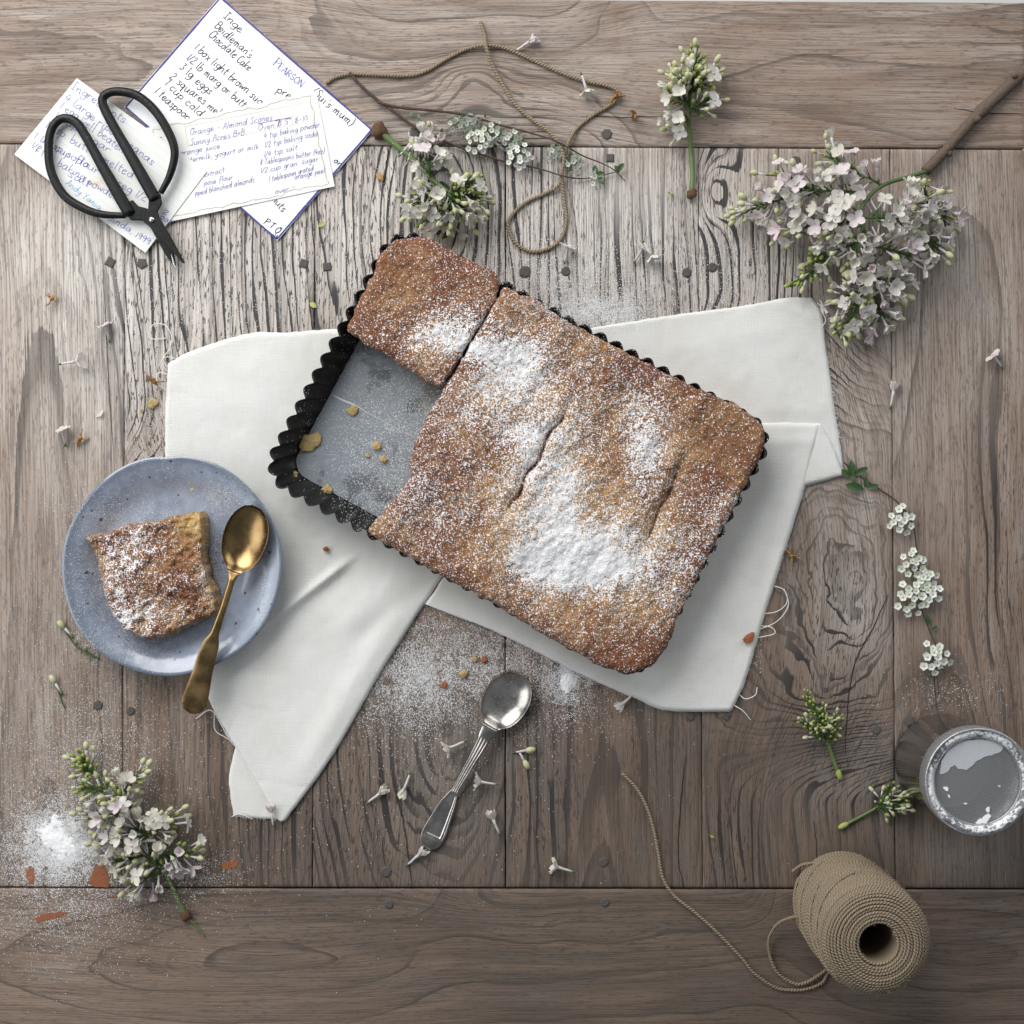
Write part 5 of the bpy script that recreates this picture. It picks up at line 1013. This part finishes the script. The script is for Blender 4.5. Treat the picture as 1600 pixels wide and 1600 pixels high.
r_, off = root_at('spirea_sprig', 1470, 1060, 'thin twig of white five petalled blossom clusters trailing down the right planks', 'spirea'); mb = MB()
for pl in [[(1318, 722, .003), (1345, 745, .002), (1375, 765, .0016), (1403, 785, .0016), (1425, 815, .003), (1431, 850, .002), (1435, 900, .003), (1440, 950, .002), (1452, 985, .0015), (1462, 1010, .003), (1464, 1050, .002), (1466, 1085, .0014)]]:
    q = smooth_line(np.array([(a, b, c*5000) for a, b, c in pl]), 90); mb.tube(PX(q[:, 0], q[:, 1], q[:, 2]/5000)-off, np.linspace(.0007, .0004, 90), 6)
mb.obj('twig', TWIG, r_); st = MB()
for u, v, h, r, n, b in [(1410, 812, .009, 20, 13, (1412, 800, .002)), (1428, 880, .010, 20, 13, (1432, 900, .003)), (1448, 905, .009, 17, 10, (1436, 915, .003)), (1425, 935, .010, 26, 17, (1438, 930, .003)), (1455, 928, .009, 16, 9, (1438, 935, .003)), (1463, 1027, .010, 24, 16, (1463, 1015, .003))]: cluster(r_, off, u, v, h, r, n, rg, st, b, 1.0)
st.obj('stalks', GS, r_)['kind'] = 'stuff'
for u, v, a, L in [(1330, 745, 1.6, .013), (1330, 745, 2.6, .011), (1335, 742, .5, .012), (1350, 765, 2.9, .016), (1352, 762, 1.5, .009), (1355, 762, .2, .009), (1330, 742, -1.2, .008), (1452, 975, 1.9, .008), (1455, 985, .6, .006)]:
    mb = MB(); leaf(mb, P(u, v, .002)-off, a, L, L*.24, .12); mb.obj('leaf', GL_, r_)
r_, off = root_at('spirea_branch', 600, 165, 'forked dark twig with white blossom clusters crossing the jute twine', 'spirea'); mb = MB(); st = MB()
for pl, r0 in [([(546, 114, .0034), (565, 135, .003), (592, 158, .003), (610, 170, .003), (640, 193, .003), (668, 208, .003), (705, 225, .003), (750, 240, .003), (790, 253, .003), (840, 263, .003), (880, 275, .0068), (910, 279, .003), (940, 274, .003), (965, 268, .003)], .0015), ([(590, 160, .004), (625, 168, .004), (680, 173, .004), (730, 180, .005), (780, 195, .005), (830, 208, .006), (872, 222, .0085), (910, 243, .006), (940, 255, .005), (960, 266, .004), (977, 283, .002)], .0013)]:
    q = smooth_line(np.array([(a, b, c*5000) for a, b, c in pl]), 120); mb.tube(PX(q[:, 0], q[:, 1], q[:, 2]/5000)-off, np.linspace(r0, .0004, 120)*(1+.5*fbm(np.arange(120)/2.0, np.zeros(120), 3)), 6)
mb.obj('twig', TWIG, r_)
for u, v, h, r, n, b, tl in [(715, 195, .006, 17, 13, (722, 184, .004), (0, -1, .25)), (738, 190, .007, 14, 10, (745, 188, .004), (.2, -1, .2)), (748, 220, .009, 20, 15, (770, 196, .004), (-.3, -.5, .9)), (772, 208, .008, 20, 13, (778, 196, .004), (0, -1, .5)), (800, 220, .008, 17, 12, (805, 204, .004), (.2, -1, .4)), (812, 243, .009, 20, 16, (815, 212, .004), (0, -.3, 1)), (866, 236, .007, 13, 9, (873, 222, .006), (0, -1, .4)), (898, 257, .007, 16, 12, (890, 238, .005), (.2, -1, .3)), (925, 277, .006, 8, 4, (930, 275, .003), (0, -.6, 1))]:
    cluster(r_, off, u, v, h, r, n, rg, st, b, .78, tl)
for i in range(46):
    u0, v0 = [(716, 186), (742, 192), (772, 200), (800, 212), (870, 232), (893, 248)][i % 6]; a = rg.uniform(-2.6, -.5); p = P(u0+rg.normal(0, 9), v0+rg.normal(0, 5), .004); L = rg.uniform(.004, .008); st.tube(np.array([p, p+L*np.array([math.cos(a), math.sin(a), .3])])-off, .00035, 3, cap=False)
st.obj('stalks', GS, r_)['kind'] = 'stuff'
for u, v, a, L in [(629, 171, 1.2, .004), (640, 175, -.8, .005), (652, 178, -1.2, .006), (690, 210, 1.4, .005), (668, 206, .8, .004), (928, 277, .4, .009), (930, 274, 1.6, .008), (935, 276, -1.0, .008), (965, 268, .9, .008), (968, 270, 2.2, .007), (840, 263, 1.3, .005), (758, 184, 1.4, .004), (735, 180, 1.7, .004)]:
    mb = MB(); leaf(mb, P(u, v, .004)-off, a, L, L*.28, .2); mb.obj('leaf', GL_, r_)
# --- fallen florets lying on the planks
def fallen(u, v, ang, kind, label, z0=0.0, pitch=.12, size=1.0, group='fallen lilac florets', mats=None, roll=None):
    """ang: picture direction the open face points to (degrees, 0 = right, 90 = up)"""
    me = {'w0': FW[0], 'w2': FW[1], 'w4': FW[2], 'p0': FP[1], 'p1': FP[0], 'p3': FP[2], 'c': BC[0], 'd': DRYM, 'd2': DRYM2}[kind]; a = math.radians(ang); d = np.array([math.cos(a)*math.cos(pitch), math.sin(a)*math.cos(pitch), math.sin(pitch)])
    roll = (u*.37) % 6.28 if roll is None else roll; o = link('fallen_floret', me); o.rotation_mode = 'QUATERNION'; o.rotation_quaternion = Vector(d).to_track_quat('Z', 'Y') @ Quaternion((0, 0, 1), roll); o.scale = (size,)*3
    zf = floor_z(me, d, roll, size)+z0+.0003; p = P(u, v, zf); o.location = p; tag(o, label, 'flower', group); return o
def dry_mesh(seed):
    rg = np.random.default_rng(seed); mb = MB()
    for k in range(5): mb.grid(petal_grid(rg.uniform(.004, .007), .0016, rg.uniform(.2, 1.6), rg.uniform(-.8, .8), rg.uniform(0, .8), rg.uniform(0, 6.28), 5, 3), 0)
    mb.ball((0, 0, .001), .0020, 0, 7, 5); mb.tube([[0, 0, 0], [.001, .0006, -.004], [.0004, .002, -.007]], [.0008, .0006, .0005], 5, 0); return mb.mesh('dried_floret', [DRY])
DRYM, DRYM2 = dry_mesh(1), dry_mesh(7)
LB = lambda s: s
for a in [(704, 1168, 200, 'w2', 'white floret left of the silver spoon stem, tube pointing to the spoon'), (826, 1172, 10, 'c', 'upper of two cream buds beside the seam right of the silver spoon'), (821, 1192, 300, 'c', 'lower of two cream buds beside the seam right of the silver spoon'), (632, 1232, 250, 'w4', 'cream floret with lilac tube standing off left of the spoon handle'), (593, 1240, 40, 'w4', 'small cream floret on the dark grain beside the cloth'),
          (752, 1222, 170, 'w2', 'translucent white floret at the plank seam right of the spoon handle'), (771, 1281, 110, 'w4', 'cream floret by the seam below the translucent one'), (654, 1336, 40, 'w4', 'cream floret just past the end of the silver spoon handle'), (872, 1355, 160, 'w2', 'three petalled cream floret on the plank right of the seam'),
          (164, 509, 100, 'p0', 'pale pink floret on the planks left of the cloth corner'), (117, 565, 10, 'p1', 'white floret with green stalk below the pink one on the left plank'), (97, 672, 95, 'p0', 'faded pink floret with green calyx above the plate'), (98, 978, 130, 'c', 'cream bud touching the left rim of the plate'), (84, 1064, 120, 'c', 'cream bud on a bent stalk below the plate'),
          (887, 386, 80, 'p0', 'pink floret by the foot of the twine loop'), (1004, 388, 60, 'w0', 'wilted white floret on the pale planks above the cloth'), (1017, 398, 300, 'w2', 'second wilted white floret touching the first above the cloth'), (1553, 556, 130, 'p0', 'pale floret on the right plank beyond the lilac branch'), (1396, 612, 80, 'p3', 'tiny pink bud on the seam right of the cloth'),
          (826, 66, 30, 'p3', 'pink floret on the top plank above the twine'), (916, 138, 290, 'w2', 'white floret beside the twine on the top plank'), (975, 1098, 220, 'p3', 'withered pale floret below the tin by the cloth edge'), (770, 219, 140, 'w0', 'white floret just left of the upper seam under the twig'), (641, 225, 45, 'w2', 'white floret beside the green lilac stem')]:
    fallen(*a, pitch=.35 if a[3] in ('w0', 'p0') else .12, size=1.18)
fallen(424, 1270, 100, 'p3', 'pink tipped floret lying on the lower corner of the cloth', z0=.004)
for a in [(80, 468, 60, 'd', 'dried brown floret on the left plank below the cards'), (126, 683, 250, 'd2', 'dried brown floret beside the faded pink one'), (243, 597, 170, 'd2', 'dried brown floret caught in threads at the cloth edge'), (990, 176, 320, 'd', 'dried orange floret on the top plank right of the twine'), (964, 150, 200, 'd2', 'dried floret lying under the bend of the twine'), (1238, 870, 100, 'd2', 'dried floret against the right edge of the cloth')]:
    fallen(*a, size=.95, group='dried brown florets')
for u, v, ang, L, lab in [(588, 271, -.8, 8, 'small brown leaf scrap on the plank between cards and lilac sprig'), (497, 354, .5, 6, 'green scrap beside the white card corner'), (484, 473, -.6, 7, 'olive green scrap on the striped planks left of the tin'), (150, 651, .7, 8, 'pale oval petal on the left plank')]:
    mb = MB(); leaf(mb, np.zeros(3), 0, L*.001, L*.0003, .25); o = mb.obj('petal_scrap', {'pale': PW}.get(lab.split()[0], GB if 'green' in lab else DRY)); o.location = P(u, v, .0006); o.rotation_euler = (0, 0, ang); tag(o, lab, 'petal', 'petal scraps on the planks')
for u, v, lab in [(1050, 304, 'single green bud on the plank left of the upright sprig stem'), (1113, 1308, 'single yellow bud on the dark plank above the spool')]:
    o = link('loose_bud', BG[0]); o.location = P(u, v, .0026); o.rotation_euler = (1.4, 0, 1.0); o.scale = (.7,)*3; tag(o, lab, 'bud', 'loose lilac buds')
# thin stalk of the buds near the plate
for pts, lab in [([(97, 975, .002), (108, 995, .001), (118, 1008, .001), (140, 1022, .001), (155, 1030, .001)], 'green feathery stalk scrap tucked under the plate rim'), ([(88, 1070, .002), (93, 1085, .001), (97, 1098, .001), (101, 1106, .001)], 'thin bent stalk below the plate')]:
    q = smooth_line(np.array([(a, b, c*5000) for a, b, c in pts]), 24); pw = PX(q[:, 0], q[:, 1], q[:, 2]/5000); mb = MB(); mb.tube(pw, .0006, 5)
    for i in range(10 if 'feathery' in lab else 2): k = 10+i; a = .6*i; mb.tube([pw[k], pw[k]+.004*np.array([math.cos(a*2), math.sin(a*2), .1])], .0003, 4)
    o = mb.obj('stalk_scrap', GS); tag(o, lab, 'stalk', 'stalk scraps by the plate')
# ================================================================ icing sugar
bpy.context.view_layer.update()
TARGETS = [o for o in bpy.data.objects if o.type == 'MESH' and o.name.split('.')[0] in ('plank', 'left_layer', 'front_layer', 'back_layer', 'turned_corner', 'tart', 'tart_slice', 'plate', 'base_plate', 'fluted_wall', 'bowl', 'handle', 'card', 'stem')]
VV = []; FF = []; KK = []; n0 = 0
for i, o in enumerate(TARGETS):
    me = o.data; v = np.empty(len(me.vertices)*3, np.float32); me.vertices.foreach_get('co', v); v = v.reshape(-1, 3); M = np.array(o.matrix_world); v = v @ M[:3, :3].T+M[:3, 3]
    me.calc_loop_triangles(); t = np.empty(len(me.loop_triangles)*3, np.int32); me.loop_triangles.foreach_get('vertices', t); VV.append(v); FF.append(t.reshape(-1, 3)+n0); KK += [i]*(len(t)//3); n0 += len(v)
BV = BVHTree.FromPolygons(np.vstack(VV).tolist(), np.vstack(FF).tolist()); DOWN = Vector((0, 0, -1))
CAT = {'plank': 'table', 'left_layer': 'cloth', 'front_layer': 'cloth', 'back_layer': 'cloth', 'turned_corner': 'cloth', 'tart': 'tart', 'plate': 'plate', 'base_plate': 'tin', 'fluted_wall': 'tin', 'bowl': 'table', 'handle': 'table', 'card': 'table', 'stem': 'table'}
BIN = {}
def sprinkle(u, v, size):
    """drop grains straight down from above pixel positions (taken at the tabletop)"""
    for a, b, s_ in zip(u, v, size):
        x = (a-800)*S; y = (800-b)*S
        hit = BV.ray_cast(Vector((x, y, .3)), DOWN)
        if hit[0] is None: continue
        o = TARGETS[KK[hit[2]]]; nm = o.name.split('.')[0]
        c = 'slice' if nm == 'tart_slice' and o is ps else 'tart' if nm == 'tart_slice' else CAT[nm]
        if (c == 'cloth' and s_ > .00030) or (nm in ('bowl', 'handle') and (s_ > .0002 or (a*7.3) % 1 > .25)) or (c == 'plate' and s_ > .00034): continue
        BIN.setdefault(c, []).append((x, y, hit[0][2], s_))
g = np.random.default_rng(91)
def cloud(n, cu, cv, su, sv, s0=.00012, s1=.00043):
    n = int(n*4.2)
    u = g.normal(cu, su, n); v = g.normal(cv, sv, n)
    # clumping
    keep = g.random(n) < np.clip(-.15+1.7*(vnoise(u/14, v/14, 7)*.5+vnoise(u/4, v/4, 8)*.5), 0, 1); u, v = u[keep], v[keep]
    sprinkle(u, v, s0+(s1-s0)*g.random(len(u))**2)
# on the table
cloud(5200, 680, 1040, 62, 46); cloud(2600, 640, 1080, 50, 40); cloud(2600, 770, 1035, 60, 36); cloud(2600, 885, 1062, 22, 24); cloud(1000, 860, 1085, 60, 40)
cloud(3400, 930, 482, 42, 18); cloud(1300, 860, 440, 50, 30); cloud(900, 960, 500, 50, 14)
cloud(8500, 92, 1320, 36, 30); cloud(2600, 98, 1318, 48, 40); cloud(2600, 120, 1380, 70, 50); cloud(1900, 150, 1190, 60, 70); cloud(1100, 90, 1240, 70, 80); cloud(700, 300, 1370, 40, 24); cloud(700, 330, 470, 90, 60); cloud(260, 245, 670, 20, 60); cloud(500, 130, 960, 60, 110); cloud(900, 400, 1180, 260, 120)
cloud(500, 90, 1440, 60, 40); cloud(200, 1480, 1080, 50, 20); cloud(350, 600, 340, 110, 70); cloud(220, 850, 400, 60, 40)
# plate
cloud(800, 338, 885, 9, 34); cloud(800, 352, 780, 16, 14); cloud(600, 190, 800, 40, 14); cloud(600, 140, 910, 18, 60); cloud(600, 200, 1005, 50, 14); cloud(250, 270, 760, 80, 26); cloud(300, 418, 900, 6, 60)
# cloth
cloud(160, 560, 970, 40, 24, .00015, .0003); cloud(160, 1180, 820, 20, 80, .00015, .0003); cloud(100, 350, 640, 70, 70, .00015, .0003)
# bare tin base
cloud(1100, 600, 750, 40, 50); cloud(900, 640, 640, 40, 40); cloud(500, 560, 690, 50, 50)
# tart: by density map
def over(n, u0, u1, v0, v1, dens, cap, h, s0, s1):
    u = g.uniform(u0, u1, n); v = g.uniform(v0, v1, n); k = g.random(n) < np.clip(dens(u, v)/cap, 0, 1); u, v = u[k], v[k]; kk = (H-h)/H; sprinkle(800+(u-800)*kk, 800+(v-800)*kk, s0+(s1-s0)*g.random(len(u))**2)
over(200000, 530, 1205, 365, 1060, sugar_at, 2.3, .0375, .00014, .00046)
over(14000, 130, 345, 800, 1000, slice_sugar, 2.2, .0325, .00014, .00046)
TET = np.array([[1, 1, 1], [-1, -1, 1], [-1, 1, -1], [1, -1, -1]])/1.2
LABEL = {'table': 'scattered icing sugar on the wooden planks', 'cloth': 'light dusting of icing sugar on the linen cloth', 'tart': 'icing sugar grains dusted over the tart in the tin', 'slice': 'icing sugar grains dusted over the piece on the plate', 'plate': 'icing sugar sprinkled on the blue plate', 'tin': 'icing sugar fallen on the bare tin base'}
for c, pts in BIN.items():
    p = np.array(pts); n = len(p); q = g.normal(0, 1, (n, 4)); q /= np.linalg.norm(q, axis=1)[:, None]; w, x, y, z = q.T
    R = np.stack([np.stack([1-2*(y*y+z*z), 2*(x*y-z*w), 2*(x*z+y*w)], 1), np.stack([2*(x*y+z*w), 1-2*(x*x+z*z), 2*(y*z-x*w)], 1), np.stack([2*(x*z-y*w), 2*(y*z+x*w), 1-2*(x*x+y*y)], 1)], 1)
    V = np.einsum('nij,kj->nki', R, TET)*p[:, 3][:, None, None]; V[..., 2] *= .6; V[..., 2] += (p[:, 2]+p[:, 3]*.18)[:, None]; V[..., 0] += p[:, 0][:, None]; V[..., 1] += p[:, 1][:, None]
    F = (np.array([[0, 1, 2], [0, 3, 1], [0, 2, 3], [1, 3, 2]])[None]+4*np.arange(n)[:, None, None]).reshape(-1, 3)
    me = bpy.data.meshes.new('icing_sugar'); me.vertices.add(4*n); me.vertices.foreach_set('co', V.astype(np.float32).ravel()); me.loops.add(12*n); me.loops.foreach_set('vertex_index', F.astype(np.int32).ravel()); me.polygons.add(4*n); me.polygons.foreach_set('loop_start', np.arange(0, 12*n, 3, dtype=np.int32)); me.update(calc_edges=True); me.materials.append(M_SUGAR)
    o = link('icing_sugar', me); tag(o, LABEL[c], 'sugar', kind='stuff')
# heap of sugar by the lilac sprig
def heap(cu, cv, ru, rv, h, label, seed, rot=0.0):
    n = 70; t = np.linspace(-1.25, 1.25, n); A, B = np.meshgrid(t, t); rad = np.hypot(A, B); z = h*np.clip(1-rad+.9*fbm(A*2.2+9, B*2.2+9, seed+40), -.3, 1)*(1+1.1*fbm(A*3+9, B*3+9, seed))+.0010*fbm(A*14, B*14, seed+3)-.0002
    ca, sa = math.cos(rot), math.sin(rot); U = cu+ru*A*ca-rv*B*sa; V = cv+ru*A*sa+rv*B*ca; mb = MB(); X = PX(U, V, z); X[..., 2] = np.maximum(X[..., 2], -.0015); mb.grid(X, flip=True); o = mb.obj('sugar_heap', M_SUGAR); tag(o, label, 'sugar', kind='stuff')
heap(90, 1312, 46, 36, .0010, 'small white heap of icing sugar beside the lilac sprig', 4, .5)
heap(886, 1066, 15, 19, .0011, 'little mound of icing sugar at the cloth edge under the tin', 8)
